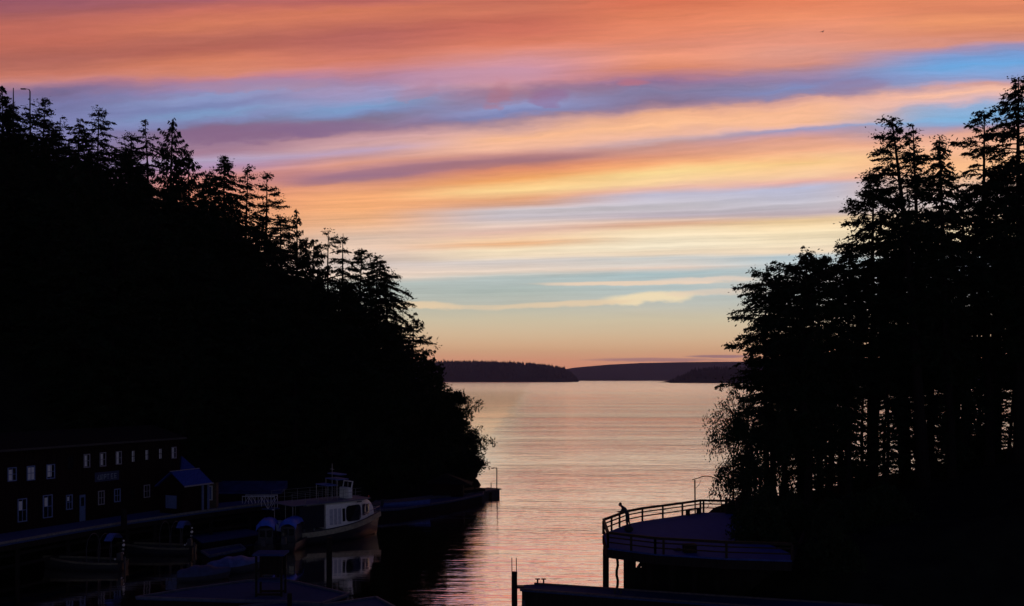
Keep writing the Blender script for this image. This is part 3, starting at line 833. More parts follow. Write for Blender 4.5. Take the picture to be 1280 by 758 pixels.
m.tube([p + Vector((0, 0, .42)) for p in bowr], .02, 5)
for p in bowr[::2]: m.tube([p, p + Vector((0, 0, .42))], .018, 5)
m.build('bow_rail', STEEL, tb, local=True)

# ------------------------------------------------------------ arched work skiffs by the boardwalk
def arch_skiff():
    r = root('canopy_skiff', (0, 0, 0), 'x', 'skiff', 'canopy skiffs moored below the boardwalk')
    m, sc_ = hull_mb(6.0, 2.1, -.25, .55, .82, bowp=1.8)
    h = m.build('hull', HULLB, r, local=True, smooth=True)
    for k in (0, 6):
        m = MB()
        for a, b in zip(sc_, sc_[1:]): m.beam(Vector(a[k]) + Vector((0, 0, .02)), Vector(b[k]) + Vector((0, 0, .02)), .12, .13)
        m.build('gunwale', mat('worn_gunwale', (.11, .10, .065), (.07, .065, .045), .8, 4), h, local=True)
    m = MB(); vs = [Vector(s[0]) + Vector((0, .03, -.35)) for s in sc_] + [Vector(s[6]) + Vector((0, -.03, -.35)) for s in sc_]
    n = len(sc_); m.add(vs, [(i, i + 1, n + i + 1, n + i) for i in range(n - 1)]); m.build('deck', DARKM, r, local=True)
    for x in (-2.5, -1.6, -.7):
        m = MB(); m.tube([(x, -.9, .5), (x, -.98, 1.6), (x, -.75, 2.25), (x, -.35, 2.55), (x, 0, 2.63), (x, .35, 2.55), (x, .75, 2.25), (x, .98, 1.6), (x, .9, .5)], .03, 6); m.build('arch_frame', DARKM, r, local=True)
    m = MB(); prof = [(-.8, 2.22), (-.35, 2.58), (0, 2.66), (.35, 2.58), (.8, 2.22)]
    vs = [(x, y, z) for x in (-2.55, -2.25, -1.95) for y, z in prof] + [(x, y, z - .03) for x in (-2.55, -2.25, -1.95) for y, z in prof]
    fs = [(i * 5 + k, i * 5 + k + 1, (i + 1) * 5 + k + 1, (i + 1) * 5 + k) for i in range(2) for k in range(4)]
    fs += [tuple(15 + q for q in f[::-1]) for f in fs]
    fs += [(k, 15 + k, 16 + k, 1 + k) for k in range(4)] + [(10 + k, 11 + k, 26 + k, 25 + k) for k in range(4)] + [(0, 5, 20, 15), (5, 10, 25, 20), (4, 19, 24, 9), (9, 24, 29, 14)]
    m.add(vs, fs); m.build('canopy', mat('skiff_canopy', (.06, .10, .34), (.04, .07, .24), .7, 3), r, local=True)
    rnd = random.Random(5)
    for k, (y, z, rad) in enumerate(((-.97, 1.95, .07), (-1.02, 1.62, .11), (-1.02, 1.3, .08), (-.98, 1.0, .11), (-.95, .78, .1), (-.55, .75, .1), (-.97, .62, .07), (-.2, .7, .07))):
        m = MB(); m.ball((-2.55 + .04 * k, y, z), rad); m.build('float', FLOATW, r, local=True, smooth=True)
    for x in (-1.9, -1.2, -.3, .6):
        m = MB(); m.box((x, 0, .38), (.28, 1.5, .06)); m.box((x, 0, .2), (.06, 1.2, .3)); m.build('thwart', DARKM, r, local=True)
    m = MB(); m.box((-2.75, 0, .95), (.35, .4, .55)); m.box((-3.12, 0, .35), (.14, .14, 1.2)); m.build('outboard_motor', DARKM, r, local=True, bevel=.05)
    return r
sk1 = arch_skiff(); sk2 = copy_tree(sk1)
p = PZ(101, 713, 0); sk1.location = (p.x, p.y + .6, 0); sk1.rotation_euler.z = math.radians(180 - 6)
sk1['label'] = 'dark skiff with an arched blue canopy and white floats, the nearer one below the boardwalk windows'
sk1['label'] = 'nearer dark skiff with arched canopy and string of white floats, lowest beside the boardwalk'
p = PZ(192, 694, 0); sk2.location = (p.x, p.y + .6, 0); sk2.rotation_euler.z = math.radians(180 - 4)
sk2['label'] = 'farther dark skiff with arched canopy and white floats, beyond the first one'

# ------------------------------------------------------------ floats, totes, gangway
def float_dock(poly_px, z, label, mtl=FLOATM, name='floating_dock', hgt_=.55, bull=True):
    pts = [PZ(x, y, z) for x, y in poly_px]
    c = sum(pts, Vector()) / len(pts)
    r = root(name, (c.x, c.y, 0), label, 'floating dock')
    m = MB(); m.prism([(p.x, p.y) for p in pts], z - .1, z); m.build('deck', mtl, r)
    m = MB(); m.prism([(c.x + (p.x - c.x) * .97, c.y + (p.y - c.y) * .97) for p in pts], z - hgt_ - .3, z - .103); m.build('float_body', PILE, r)
    if bull:
        m = MB()
        for a, b in zip(pts, pts[1:] + pts[:1]): m.beam(a + Vector((0, 0, .06)), b + Vector((0, 0, .06)), .16, .14)
        m.build('bull_rail', mat('bull_rail', (.07, .08, .13), (.04, .05, .08), .9, 4), r)
    return r
float_dock([(170, 748), (232, 738), (312, 727), (362, 727), (436, 744), (402, 756), (345, 753), (300, 752)], .5, 'bluish plank float at the bottom edge carrying the cleaning stand')
float_dock([(300, 760), (352, 754), (402, 758), (470, 748), (520, 775), (290, 800)], .42, 'lower corner float cut by the bottom edge beside the cleaning stand float')
float_dock([(238, 669), (308, 661), (330, 667), (252, 678)], .45, 'faint narrow float behind the canopy skiffs', bull=False)
float_dock([(252, 690), (300, 682), (306, 687), (262, 696)], .5, 'dark work float between the dark cabin boats and the boardwalk')
float_dock([(455, 640), (470, 627), (560, 621), (604, 613), (604, 619), (560, 628), (500, 637)], .75, 'grey plank float stretching from behind the tour boat toward the point')
# breakwater
def PBz(x, y, z): return PZ(x, y, z)
bk = root('breakwater_float', PZ(560, 632, 0), 'high dark timber breakwater reaching out from the wooded point', 'breakwater')
a0, a1, a2 = PZ(458, 643.5, 0), PZ(560, 630, 0), PZ(624.5, 620.5, 0)
m = MB()
dirb = (a2 - a1).normalized(); nb = Vector((-dirb.y, dirb.x, 0))
m.prism([(q.x, q.y) for q in (a0, a1, a2, a2 + nb * 1.8, a1 + nb * 1.8, a0 + nb * 1.8)], -.5, .78); m.build('body', mat('tarred_timber', (.07, .065, .06), (.04, .038, .036), .95, 2, bump=.4), bk)
m = MB(); m.prism([(q.x, q.y) for q in (a0 - nb * .1, a1 - nb * .1, a2 - nb * .1 + dirb * .25, a2 + nb * 2 + dirb * .25, a1 + nb * 2, a0 + nb * 2)], .782, .9); m.build('deck', mat('breakwater_deck', (.10, .10, .11), (.06, .06, .07), .9, 2), bk)
q0 = PZ(583, 626.5, 0); q1 = PZ(606.5, 623.3, 0)
m = MB(); m.prism([(q.x, q.y) for q in (q0, q1, q1 + nb * 1.8, q0 + nb * 1.8)], .902, 1.22); m.build('step', PILE, bk)
for k in range(12):
    p = a0.lerp(a1, k / 7) if k < 7 else a1.lerp(a2, (k - 7) / 5)
    m = MB(); m.box((p.x - nb.x * .12, p.y - nb.y * .12, .25), (.3, .25, .75)); m.build('fender', PILE, bk)
m = MB(); p = PZ(618.5, 621.5, 0)
m.tube([p + nb * .6 + Vector((0, 0, .9)), p + nb * .6 + Vector((0, 0, 1.5)), p + nb * .7 + Vector((.1, 0, 1.7)), p + nb * .8 + Vector((.2, 0, 1.5)), p + nb * .8 + Vector((.2, 0, .9))], .03, 5)
m.build('ladder_hoop', STEEL, bk)
p = PZ(597, 626, 0) + nb * .4
o_ = MB().tube([(p.x, p.y, .9), (p.x, p.y, 3.35)], .055, 8).tube([(p.x, p.y, 3.35), (p.x + .35, p.y, 3.38)], .035, 6).build('dock_post', PILE)
tag(o_, 'thin bare post on the breakwater nearest the tree branches', 'post')
p = PZ(624.3, 622, 0) + nb * .4
lr = root('dock_lamp', (p.x, p.y, .9), 'thin unlit lamp post with a short arm at the tip of the breakwater', 'lamp post')
MB().tube([(p.x, p.y, .9), (p.x, p.y, 3.5)], .06, 8).build('pole', PILE, lr)
MB().tube([(p.x, p.y, 3.46), (p.x - .45, p.y, 3.5)], .04, 6).box((p.x - .5, p.y, 3.44), (.3, .14, .1)).build('lamp_arm', PILE, lr)
# hut on the point
hc = Vector((-6.6, 113.2, .75))
ht = root('shore_hut', hc, 'dark low-roofed hut under the trees at the tip of the wooded point', 'hut')
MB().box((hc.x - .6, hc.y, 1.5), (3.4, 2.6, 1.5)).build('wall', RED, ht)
e = [(hc.x - 3.0, hc.y - 1.8, 2.3), (hc.x + 2.1, hc.y - 1.8, 2.1), (hc.x + 2.1, hc.y + 1.8, 2.1), (hc.x - 3.0, hc.y + 1.8, 2.3), (hc.x - .9, hc.y, 3.3)]
MB().add(e, [(0, 1, 4), (1, 2, 4), (2, 3, 4), (3, 0, 4), (0, 3, 2, 1)]).build('roof', ROOFM, ht)

# skiff with a pale blue hull tied behind the float
def skiff(label, c, rz, Lg, Bm, h1, h2, mh, name='rowing_skiff', cover=None, group=None):
    r = root(name, c, label, 'skiff', group, rz)
    m, s = hull_mb(Lg, Bm, -.2, h1, h2)
    m.build('hull', mh, r, local=True, smooth=True)
    m = MB(); vs = [Vector(q[0]) + Vector((0, .03, -.2)) for q in s] + [Vector(q[6]) + Vector((0, -.03, -.2)) for q in s]
    n = len(s); m.add(vs, [(i, i + 1, n + i + 1, n + i) for i in range(n - 1)]); m.build('floor', DARKM, r, local=True)
    if cover:
        m = MB(); W = []
        for i, q in enumerate(s):
            t = i / (len(s) - 1); hgt_ = .18 + .35 * math.sin(math.pi * min(1, t * 1.15)) + .05 * math.sin(t * 23)
            a, b = Vector(q[0]), Vector(q[6])
            W += [a + Vector((0, -.04, -.12)), a + Vector((0, 0, .03)), a.lerp(b, .3) + Vector((0, 0, hgt_ * .8)), a.lerp(b, .5) + Vector((0, 0, hgt_)), a.lerp(b, .7) + Vector((0, 0, hgt_ * .8)), b + Vector((0, 0, .03)), b + Vector((0, .04, -.12))]
        m.add(W, [(i * 7 + k, (i + 1) * 7 + k, (i + 1) * 7 + k + 1, i * 7 + k + 1) for i in range(len(s) - 1) for k in range(6)] + [tuple(range(7))])
        m.build('cover', cover, r, local=True, smooth=True)
    else:
        for x in (-Lg * .25, Lg * .1): MB().box((x, 0, h1 - .12), (.3, Bm * .85, .05)).build('thwart', RAILM, r, local=True)
        MB().box((-Lg / 2 - .1, 0, h1 + .15), (.3, .35, .6)).build('outboard_motor', DARKM, r, local=True, bevel=.05)
        m = MB()
        for k in (0, 6):
            for a, b in zip(s, s[1:]): m.beam(Vector(a[k]), Vector(b[k]), .06, .07)
        m.build('gunwale', mh, r, local=True)
    return r
p = PD(508, 622, 104); skiff('bright blue open skiff lying beside the plank float beyond the tour boat', (p.x, p.y, .78), math.radians(12), 4.8, 1.4, .22, .55, SKIFFB)
p = PZ(290, 718, 0); skiff('small boat under a pale blue cover beside the bottom float, with a bright streak', (p.x, p.y + .8, 0), math.radians(24), 3.8, 1.7, .6, .85, DARKM, 'covered_boat', PLAST, 'covered boats by the cleaning stand')
p = PZ(249, 728, 0); skiff('dimmer covered small boat farther from the cleaning stand', (p.x, p.y + .8, 0), math.radians(16), 3.4, 1.6, .5, .65, DARKM, 'covered_boat', mat('dim_cover', (.035, .05, .12), (.025, .035, .08), .8, 3), 'covered boats by the cleaning stand')

# two small dark cabin boats with blue tarp roofs
for i, (px, lab) in enumerate((((318, 341), 'small dark cabin boat under a blue tarp roof, farther from the tour boat'), ((351, 373), 'small dark cabin boat under a blue tarp roof, beside the tour boat stern'))):
    dd = 80.5 + .8 * i
    a, b = PD(px[0], 656, dd), PD(px[1], 656, dd)
    c = (a + b) / 2; wd = (b - a).length
    r = root('cabin_boat', (c.x, c.y + 1.6, 0), lab, 'boat', 'dark cabin boats with blue tarp roofs', rz=math.radians(96 - 10 * i))
    m, q_ = hull_mb(5.2, 2.0, -.3, .75, 1.1); m.build('hull', HULLB, r, local=True, smooth=True)
    n = len(q_); MB().add([Vector(q[0]) + Vector((0, .03, -.12)) for q in q_] + [Vector(q[6]) + Vector((0, -.03, -.12)) for q in q_], [(k, k + 1, n + k + 1, n + k) for k in range(n - 1)]).build('deck', DARKM, r, local=True)
    MB().add([(-1.7, -.62, .6), (-1.7, .62, .6), (.9, .6, .6), (.9, -.6, .6), (-1.7, -.58, 1.95), (-1.7, .58, 1.95), (.55, .54, 1.95), (.55, -.54, 1.95)],
             [(0, 1, 2, 3), (4, 7, 6, 5), (0, 4, 5, 1), (1, 5, 6, 2), (2, 6, 7, 3), (3, 7, 4, 0)]).build('cabin', DARKM, r, local=True, bevel=.05)
    MB().box((-1.72, .25, 1.5), (.03, .4, .55)).box((-1.72, -.3, 1.5), (.03, .4, .55)).build('window', GLASS, r, local=True)
    m = MB(); nx, ny = 8, 8; vs = []; fs = []
    for j in range(ny + 1):
        for k in range(nx + 1):
            y = (k / nx - .5) * wd; x = -1.85 + 2.6 * j / ny
            e_ = abs(k / nx - .5) * 2; g_ = 1 if j in (0, ny) else 0
            vs.append((x - .06 * g_, y, 2.55 - .42 * e_ ** 3 - .38 * g_ + .03 * math.sin(k * 2.3 + j * 1.7)))
    fs = [(j * (nx + 1) + k, j * (nx + 1) + k + 1, (j + 1) * (nx + 1) + k + 1, (j + 1) * (nx + 1) + k) for j in range(ny) for k in range(nx)]
    m.add(vs, fs); m.build('tarp_roof', TARP, r, local=True, smooth=True)
    MB().box((-2.8, 0, .95), (.35, .38, .6)).build('outboard_motor', DARKM, r, local=True, bevel=.05)

# gangway with white truss rails
g0, g1 = PD(305, 634, 92.5), PD(345, 636.5, 90.5)
gw = root('gangway', g0, 'short gangway with white lattice rails leading down toward the tour boat', 'gangway')
MB().beam(g0, g1, 1.1, .1).build('walkway', PLANK, gw)
for s_ in (-.55, .55):
    m = MB(); o1 = Vector((0, s_, 0))
    m.beam(g0 + o1 + Vector((0, 0, 1.05)), g1 + o1 + Vector((0, 0, 1.2)), .08, .08)
    m.beam(g0 + o1, g1 + o1, .06, .1)
    nn = 5
    for k in range(nn + 1):
        a = g0.lerp(g1, k / nn) + o1; m.beam(a, a + Vector((0, 0, 1.07 + .1 * k / nn)), .04, .04)
        if k < nn:
            b = g0.lerp(g1, (k + 1) / nn) + o1
            m.beam(a + (Vector((0, 0, 1.05)) if k % 2 else Vector()), b + (Vector() if k % 2 else Vector((0, 0, 1.1))), .035, .035)
    m.build('truss_rail', mat('gangway_paint', (.55, .56, .6), (.42, .43, .47), .5, 4), gw)
# low blue-roofed shed behind the gangway
sc_c = PD(312, 612, 99); sc_c.z = 0
sd_ = root('net_shed', (sc_c.x, sc_c.y, 0), 'long low shed with a dim blue roof behind the gangway', 'shed')
MB().box((sc_c.x, sc_c.y, 1.9), (6.2, 2.6, 2.2)).build('wall', RED, sd_)
MB().add([(sc_c.x - 3.4, sc_c.y - 1.7, 2.85), (sc_c.x + 3.5, sc_c.y - 1.7, 2.85), (sc_c.x + 3.5, sc_c.y + 1.2, 3.75), (sc_c.x - 3.4, sc_c.y + 1.2, 3.75),
          (sc_c.x - 3.4, sc_c.y - 1.7, 2.75), (sc_c.x + 3.5, sc_c.y - 1.7, 2.75), (sc_c.x + 3.5, sc_c.y + 1.2, 3.05), (sc_c.x - 3.4, sc_c.y + 1.2, 3.05)],
         [(0, 1, 2, 3), (4, 7, 6, 5), (0, 4, 5, 1), (1, 5, 6, 2), (2, 6, 7, 3), (3, 7, 4, 0)]).build('roof', mat('dim_blue_roof', (.025, .045, .15), (.012, .022, .08), .8, 1.2), sd_)

# cleaning stand on the bottom float
p = PZ(336, 746, .5)
cs_ = root('cleaning_stand', (p.x, p.y, .5), 'tall timber fish cleaning stand with a flat roof on the bottom float', 'cleaning stand')
for x in (-.78, .78):
    for y in (0, 1.1): MB().box((x, y, 1.25), (.12, .12, 2.5)).build('leg', PILE, cs_, local=True)
MB().box((0, .55, 2.6), (1.95, 1.5, .12)).build('roof', mat('stand_roof', (.03, .05, .16), (.02, .04, .12), .95, 4, spec=.02), cs_, local=True)
MB().box((0, .55, .95), (1.6, 1.0, .08)).build('table_top', FLOATM, cs_, local=True)
MB().box((0, .05, .12), (1.55, .1, .12)).box((0, 1.05, .12), (1.55, .1, .12)).build('skid', PILE, cs_, local=True)
MB().box((0, 1.13, 1.8), (1.5, .05, 1.3)).build('back_panel', PILE, cs_, local=True)
for x, y, yt, rad, lab in ((411.5, 741, 672, .19, 'tall dark mooring pile in the water in front of the tour boat'),
                           (362, 775, 742, .14, 'short dark pile at the bottom edge beside the cleaning stand')):
    p = PZ(x, y, 0); zt = PD(x, yt, p.y).z
    o_ = MB().tube([(p.x, p.y, -1.5), (p.x, p.y, zt - .1), (p.x, p.y, zt)], [rad * 1.05, rad, rad * .8], 12).build('mooring_pile', PILE)
    tag(o_, lab, 'mooring pile')

# ------------------------------------------------------------ viewing deck on piles
DZ = 3.6
A_, B_, B2, B3, C_, D_, D2 = [PZ(x, y, DZ) for x, y in ((754, 667.5), (784, 655.5), (803, 651.5), (853, 644.3), (875.5, 640.7), (908, 641.3), (1010, 644))]
E_, F_, G_, H_ = [PZ(x, y, DZ) for x, y in ((760, 685), (819, 692.5), (908, 698), (990, 700.5))]
vd = root('viewing_deck', Vector((10, 66, DZ)), 'wide timber viewing deck on piles with post and rail fence above the water', 'deck')
poly = [A_, E_, F_, G_, H_, PZ(988, 692, DZ), PZ(960, 680, DZ), PZ(930, 668, DZ), PZ(925, 645, DZ), D_, C_, B3, B2, B_]
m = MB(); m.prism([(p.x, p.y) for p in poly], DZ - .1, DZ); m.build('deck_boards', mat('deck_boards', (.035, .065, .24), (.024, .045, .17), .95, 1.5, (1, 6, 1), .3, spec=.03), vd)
m = MB(); cen = sum(poly, Vector()) / len(poly)
for a, b in zip(poly[:5], poly[1:5]): m.beam(a + Vector((0, 0, -.36)), b + Vector((0, 0, -.36)), .12, .5)
for a, b in zip(poly[5:], poly[6:] + poly[:1]): m.beam(a + Vector((0, 0, -.36)), b + Vector((0, 0, -.36)), .12, .5)
for k in range(9):
    t = k / 8; m.beam(E_.lerp(H_, t) + Vector((0, .4, -.34)), A_.lerp(D2, t) + Vector((0, -.4, -.34)), .12, .3)
m.build('joist_frame', PILE, vd)
RH = .98
def rail_run(pts, step, rails=(.35, .66), cap=.1):
    rm = MB()
    for a, b in zip(pts, pts[1:]):
        rm.beam(a + Vector((0, 0, RH)), b + Vector((0, 0, RH)), .15, .06)
        rm.beam(a + Vector((0, 0, RH - .085)), b + Vector((0, 0, RH - .085)), .05, .10)
        for h in rails: rm.beam(a + Vector((0, 0, h)), b + Vector((0, 0, h)), .045, .085)
    rm.build('rail', RAILM, vd)
    for a, b in zip(pts, pts[1:]):
        n = max(1, round((b - a).length / step))
        for k in range(n):
            p = a.lerp(b, k / n); MB().box(p + Vector((0, 0, RH / 2 - .05)), (.13, .13, RH - .1)).build('rail_post', RAILM, vd)
    p = pts[-1]; MB().box(p + Vector((0, 0, RH / 2 - .05)), (.13, .13, RH - .1)).build('rail_post', RAILM, vd)
rail_run([A_, B_, B2, B3, C_], 1.9)
rail_run([C_, C_ + Vector((.25, .02, 0)), D_, D2], 2.2)
rail_run([A_ + Vector((.02, -.2, 0)), E_], 4)
rail_run([E_, F_], 1.9)
rail_run([F_, F_ + (G_ - F_).normalized() * .5, G_, H_], 3.0)
for x, d, r_ in ((757.3, 64.3, .20), (771.5, 66, .09), (784, 65.0, .24), (812, 63.5, .22), (840, 63, .22), (868, 63, .22), (896, 62.6, .22)):
    X_ = (x - 640) / F * d
    if r_ < .1:
        m = MB(); m.tube([(X_ + .05 * math.sin(k * 1.7), d, -1 + k * .33) for k in range(13)], r_, 8)
    else:
        m = MB(); m.tube([(X_, d, -1.5), (X_, d, DZ - .62)], r_, 12)
    m.build('pile', PILE, vd)
p = Vector(((757.3 - 640) / F * 64.3, 64.3, 0)); MB().box((p.x, p.y - .9, DZ - .6), (.3, 2.6, .3)).build('pile_cap', PILE, vd)
# crib wall below the deck
cw = root('crib_wall', (8.5, 64.5, 0), 'black timber crib wall under the viewing deck, with one small gap', 'retaining wall')
def cx(x, d): return (x - 640) / F * d
d_ = 64.2
zq = lambda y: CAMZ + (HY - y) / F * d_
m = MB()
# solid sections leave an opening near the top
for x0, x1, z0, z1 in ((780, 795, -1, DZ - .45), (795, 804, -1, zq(710.5)), (795, 804, zq(700.5), DZ - .45), (804, 1010, -1, DZ - .45)):
    a, b = cx(x0, d_), cx(x1, d_)
    m.box(((a + b) / 2, d_ + .15, (z0 + z1) / 2), (b - a, .3, z1 - z0))
m.beam((cx(803.5, d_), d_ + .1, zq(702)), (cx(797.5, d_), d_ + .1, zq(711)), .14, .2)
m.build('planking', PILE, cw)
m = MB(); m.box((cx(845, d_), d_ + 1.6, 1.0), (cx(885, d_) - cx(812, d_), 2.4, 3.8)); m.build('fill', EARTH, cw)

# person leaning on the far rail
def skin_body(name, joints, edges, m, parent, rootv=0, sub=2):
    me = bpy.data.meshes.new(name)
    me.from_pydata([j[0] for j in joints], edges, [])
    me.materials.append(m)
    o = bpy.data.objects.new(name, me); COL.objects.link(o); o.parent = parent
    o.modifiers.new('skin', 'SKIN')
    for i, j in enumerate(joints):
        r = j[1]; r = r if hasattr(r, '__len__') else (r, r)
        me.skin_vertices[0].data[i].radius = r
    me.skin_vertices[0].data[rootv].use_root = True
    s = o.modifiers.new('subd', 'SUBSURF'); s.levels = sub; s.render_levels = sub
    return o
pp = PZ(784, 659.3, DZ)
raildir = (B_ - A_); raildir.z = 0; raildir.normalize(); outn = Vector((-raildir.y, raildir.x, 0))
fc = math.atan2(outn.y, outn.x)
pr = root('person', (pp.x, pp.y, DZ), 'person in dark clothes leaning forward over the far rail of the deck', 'person', rz=fc)
# local frame: +x toward the rail, y across
J = [((-.02, 0, .92), (.17, .14)), ((.07, 0, 1.09), (.17, .14)), ((.19, 0, 1.25), (.20, .15)), ((.30, 0, 1.37), (.17, .13)), ((.385, 0, 1.43), (.075, .075)), ((.50, 0, 1.54), .09),
     ((-.03, .10, .86), .11), ((.02, .12, .48), .075), ((-.04, .13, .09), .042), ((.13, .14, .04), .04),
     ((-.03, -.10, .86), .11), ((-.06, -.14, .48), .075), ((-.16, -.16, .09), .042), ((.01, -.17, .04), .04),
     ((.27, .19, 1.32), .08), ((.38, .25, 1.10), .06), ((.56, .10, 1.06), .042), ((.69, .05, 1.05), (.03, .02)),
     ((.27, -.19, 1.32), .08), ((.38, -.25, 1.10), .06), ((.56, -.10, 1.06), .042), ((.69, -.05, 1.05), (.03, .02))]
E2 = [(0, 1), (1, 2), (2, 3), (3, 4), (4, 5), (0, 6), (6, 7), (7, 8), (8, 9), (0, 10), (10, 11), (11, 12), (12, 13), (3, 14), (14, 15), (15, 16), (16, 17), (3, 18), (18, 19), (19, 20), (20, 21)]
body = skin_body('body', J, E2, CLOTH, pr)
hm_ = MB(); hm_.ball((.525, 0, 1.555), .112, (1.0, .8, 1.15), 16, 12); hm_.ball((.63, 0, 1.54), .022, (1.2, .7, 1.2), 8, 6)
hm_.ball((.60, .0, 1.485), .03, (.6, 1.2, .4), 8, 6); hm_.ball((.52, .088, 1.55), .025, (.6, .4, 1.2), 8, 6); hm_.ball((.52, -.088, 1.55), .025, (.6, .4, 1.2), 8, 6)
hm_.ball((.617, .035, 1.575), .013, (1, 1, 1), 8, 6); hm_.ball((.617, -.035, 1.575), .013, (1, 1, 1), 8, 6)
hm_.build('head', SKIN, pr, local=True, smooth=True)
MB().ball((.505, 0, 1.60), .113, (1.0, .86, 1.05), 14, 10).build('hair', HAIR, pr, local=True, smooth=True)
for s_ in (1, -1):
    J2 = [((.68, .05 * s_, 1.05), (.025, .018)), ((.73, .04 * s_, 1.05), (.035, .014))]
    E3 = [(0, 1)]
    for k in range(4):
        y = .04 * s_ + (.027 - .018 * k); n0 = len(J2); ln = (.07, .08, .075, .06)[k]
        J2 += [((.765, y, 1.052), .009), ((.765 + ln * .6, y, 1.045), .008), ((.765 + ln, y, 1.02), .007)]
        E3 += [(1, n0), (n0, n0 + 1), (n0 + 1, n0 + 2)]
    n0 = len(J2); J2 += [((.715, .04 * s_ - .045 * s_, 1.045), .010), ((.745, .04 * s_ - .06 * s_, 1.035), .009)]; E3 += [(0, n0), (n0, n0 + 1)]
    skin_body('hand', J2, E3, SKIN, pr, sub=1)
# leg clothing reads as trousers: shoes
for s_ in (1, -1):
    MB().ball((.08 if s_ > 0 else -.05, .14 * s_ - (.02 if s_ < 0 else 0), .045), .07, (1.8, .7, .6), 10, 6).build('shoe', HAIR, pr, local=True, smooth=True)
# bag beside the person
p = PZ(786, 665.5, DZ)
bg_ = root('duffel_bag', (p.x, p.y, DZ), 'dark soft bag lying on the deck behind the leaning person', 'bag')
m = MB(); m.ball((0, 0, .2), .24, (1.35, .8, .85), 14, 8); b1 = m.build('bag_body', CLOTH, bg_, local=True, smooth=True)
MB().tube([(-.18, 0, .36), (-.1, 0, .47), (.1, 0, .47), (.18, 0, .36)], .018, 6).build('strap', CLOTH, bg_, local=True, smooth=True)

# bent arch frame at the far corner
p0 = PZ(869, 641.6, DZ); d0 = p0.y
ar = root('arch_frame', p0, 'bare pole arch with a bowed top beam rising over the far deck corner', 'arch')
top0 = PD(868.5, 601, d0); top1 = PD(895.5, 599.5, d0 + .3); ft = PZ(903.5, 640.5, DZ)
MB().tube([p0, top0 + Vector((0, 0, .05))], .055, 8).build('pole', RAILM, ar)
MB().tube([top1 + Vector((.0, 0, .05)), top1.lerp(ft, .55) + Vector((.02, 0, 0)), ft], [.035, .045, .05], 8).build('pole', RAILM, ar)
bow = [top0 + Vector((-.2, 0, .06))] + [top0.lerp(top1, t) + Vector((0, 0, .26 * math.sin(math.pi * t) ** .8 + .04)) for t in (.15, .3, .45, .6, .75, .9)] + [top1 + Vector((.1, 0, -.02))]
MB().tube(bow, .035, 8).build('bowed_beam', RAILM, ar)
MB().tube([PD(870, 610, d0), PD(874, 606, d0), PD(876, 600.5, d0)], .02, 6).build('brace', RAILM, ar)
# bench by the corner, planters, crate
p = PZ(866, 643, DZ)
bn = root('deck_bench', p + Vector((0, -.2, 0)), 'low backless bench against the far rail beside the arch pole', 'bench', rz=math.atan2((C_ - B3).y, (C_ - B3).x))
MB().box((0, 0, .42), (1.7, .4, .06)).build('seat', RAILM, bn, local=True)
for x in (-.7, .7): MB().box((x, 0, .2), (.1, .34, .4)).build('leg', RAILM, bn, local=True)
for i, (x, lab) in enumerate(((907.5, 'round-topped newel post at the far rail, nearer the arch'), (920.5, 'round-topped newel post at the far rail, nearer the trees'))):
    p = PZ(x, 641.5, DZ)
    r = root('newel_post', p, lab, 'post', 'newel posts on the far rail')
    MB().box((0, -.12, .55), (.2, .2, 1.1)).build('shaft', RAILM, r, local=True)
    MB().ball((0, -.12, 1.17), .13, (1, 1, .8), 10, 6).build('cap', RAILM, r, local=True, smooth=True)
p = PZ(913, 642.5, DZ)
r = root('planter_box', p, 'low dark planter box between the two newel posts', 'planter')
MB().box((0, 0, .25), (.75, .4, .45)).build('box', PILE, r, local=True, bevel=.02)
mm = MB(); rnd = random.Random(3)
for k in range(60):
    x, y, z = rnd.uniform(-.33, .33), rnd.uniform(-.15, .15), .46
    mm.tube([(x, y, z), (x + rnd.uniform(-.1, .1), y + rnd.uniform(-.1, .1), z + rnd.uniform(.1, .3))], [.02, .004], 3)
mm.build('foliage', FOL2, r, local=True)
for i, (x, y, lab, s_) in enumerate(((848, 689, 'coiled dark rope lying on the near side of the deck', 0), (862, 691, 'dark wooden crate against the near rail of the deck', 1))):
    p = PZ(x, y, DZ)
    if s_:
        r = root('deck_crate', p, lab, 'crate'); MB().box((0, 0, .28), (.75, .5, .5), rz=.1).build('box', PILE, r, local=True)
        m = MB()
        for q in (-.2, .02, .2): m.box((0, -.26, .28 + q), (.78, .03, .1), rz=.1)
        m.build('slat', RAILM, r, local=True)
    else:
        m = MB()
        m.tube([(p.x + (.33 - .006 * k) * math.cos(k * .4), p.y + (.33 - .006 * k) * math.sin(k * .4), DZ + .03 + .0035 * k) for k in range(46)], .022, 5)
        tag(m.build('rope_coil', PILE, smooth=True), lab, 'rope')

# near floating dock with end pile
nd = root('landing_float', PZ(757, 750, 0), 'long low floating dock running out past the end pile in front of the deck', 'floating dock')
LZ = .85
f0, f1 = PZ(650, 731.5, LZ), PZ(905, 746, LZ); fm = PZ(668, 730.5, LZ)
n0, n1 = PZ(650, 737.5, LZ), PZ(905, 757, LZ)
ext = (f1 - fm).normalized() * 9
pl = [n0, f0, fm, f1, f1 + ext, n1 + ext, n1]
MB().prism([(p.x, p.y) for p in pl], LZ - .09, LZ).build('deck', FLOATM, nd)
c = sum(pl, Vector()) / len(pl)
MB().prism([(p.x + (.12 if p.x < c.x else -.1), p.y + (.05 if p in (n0, n1) else -.05)) for p in pl], -.02, LZ - .093).build('float_body', PILE, nd)
m = MB()
for a, b in ((n0, n1 + ext), (fm, f1 + ext)): m.beam(a + Vector((0, 0, .05)), b + Vector((0, 0, .05)), .14, .1)
m.build('bull_rail', mat('dock_edge', (.09, .07, .09), (.05, .04, .05), .9, 4), nd)
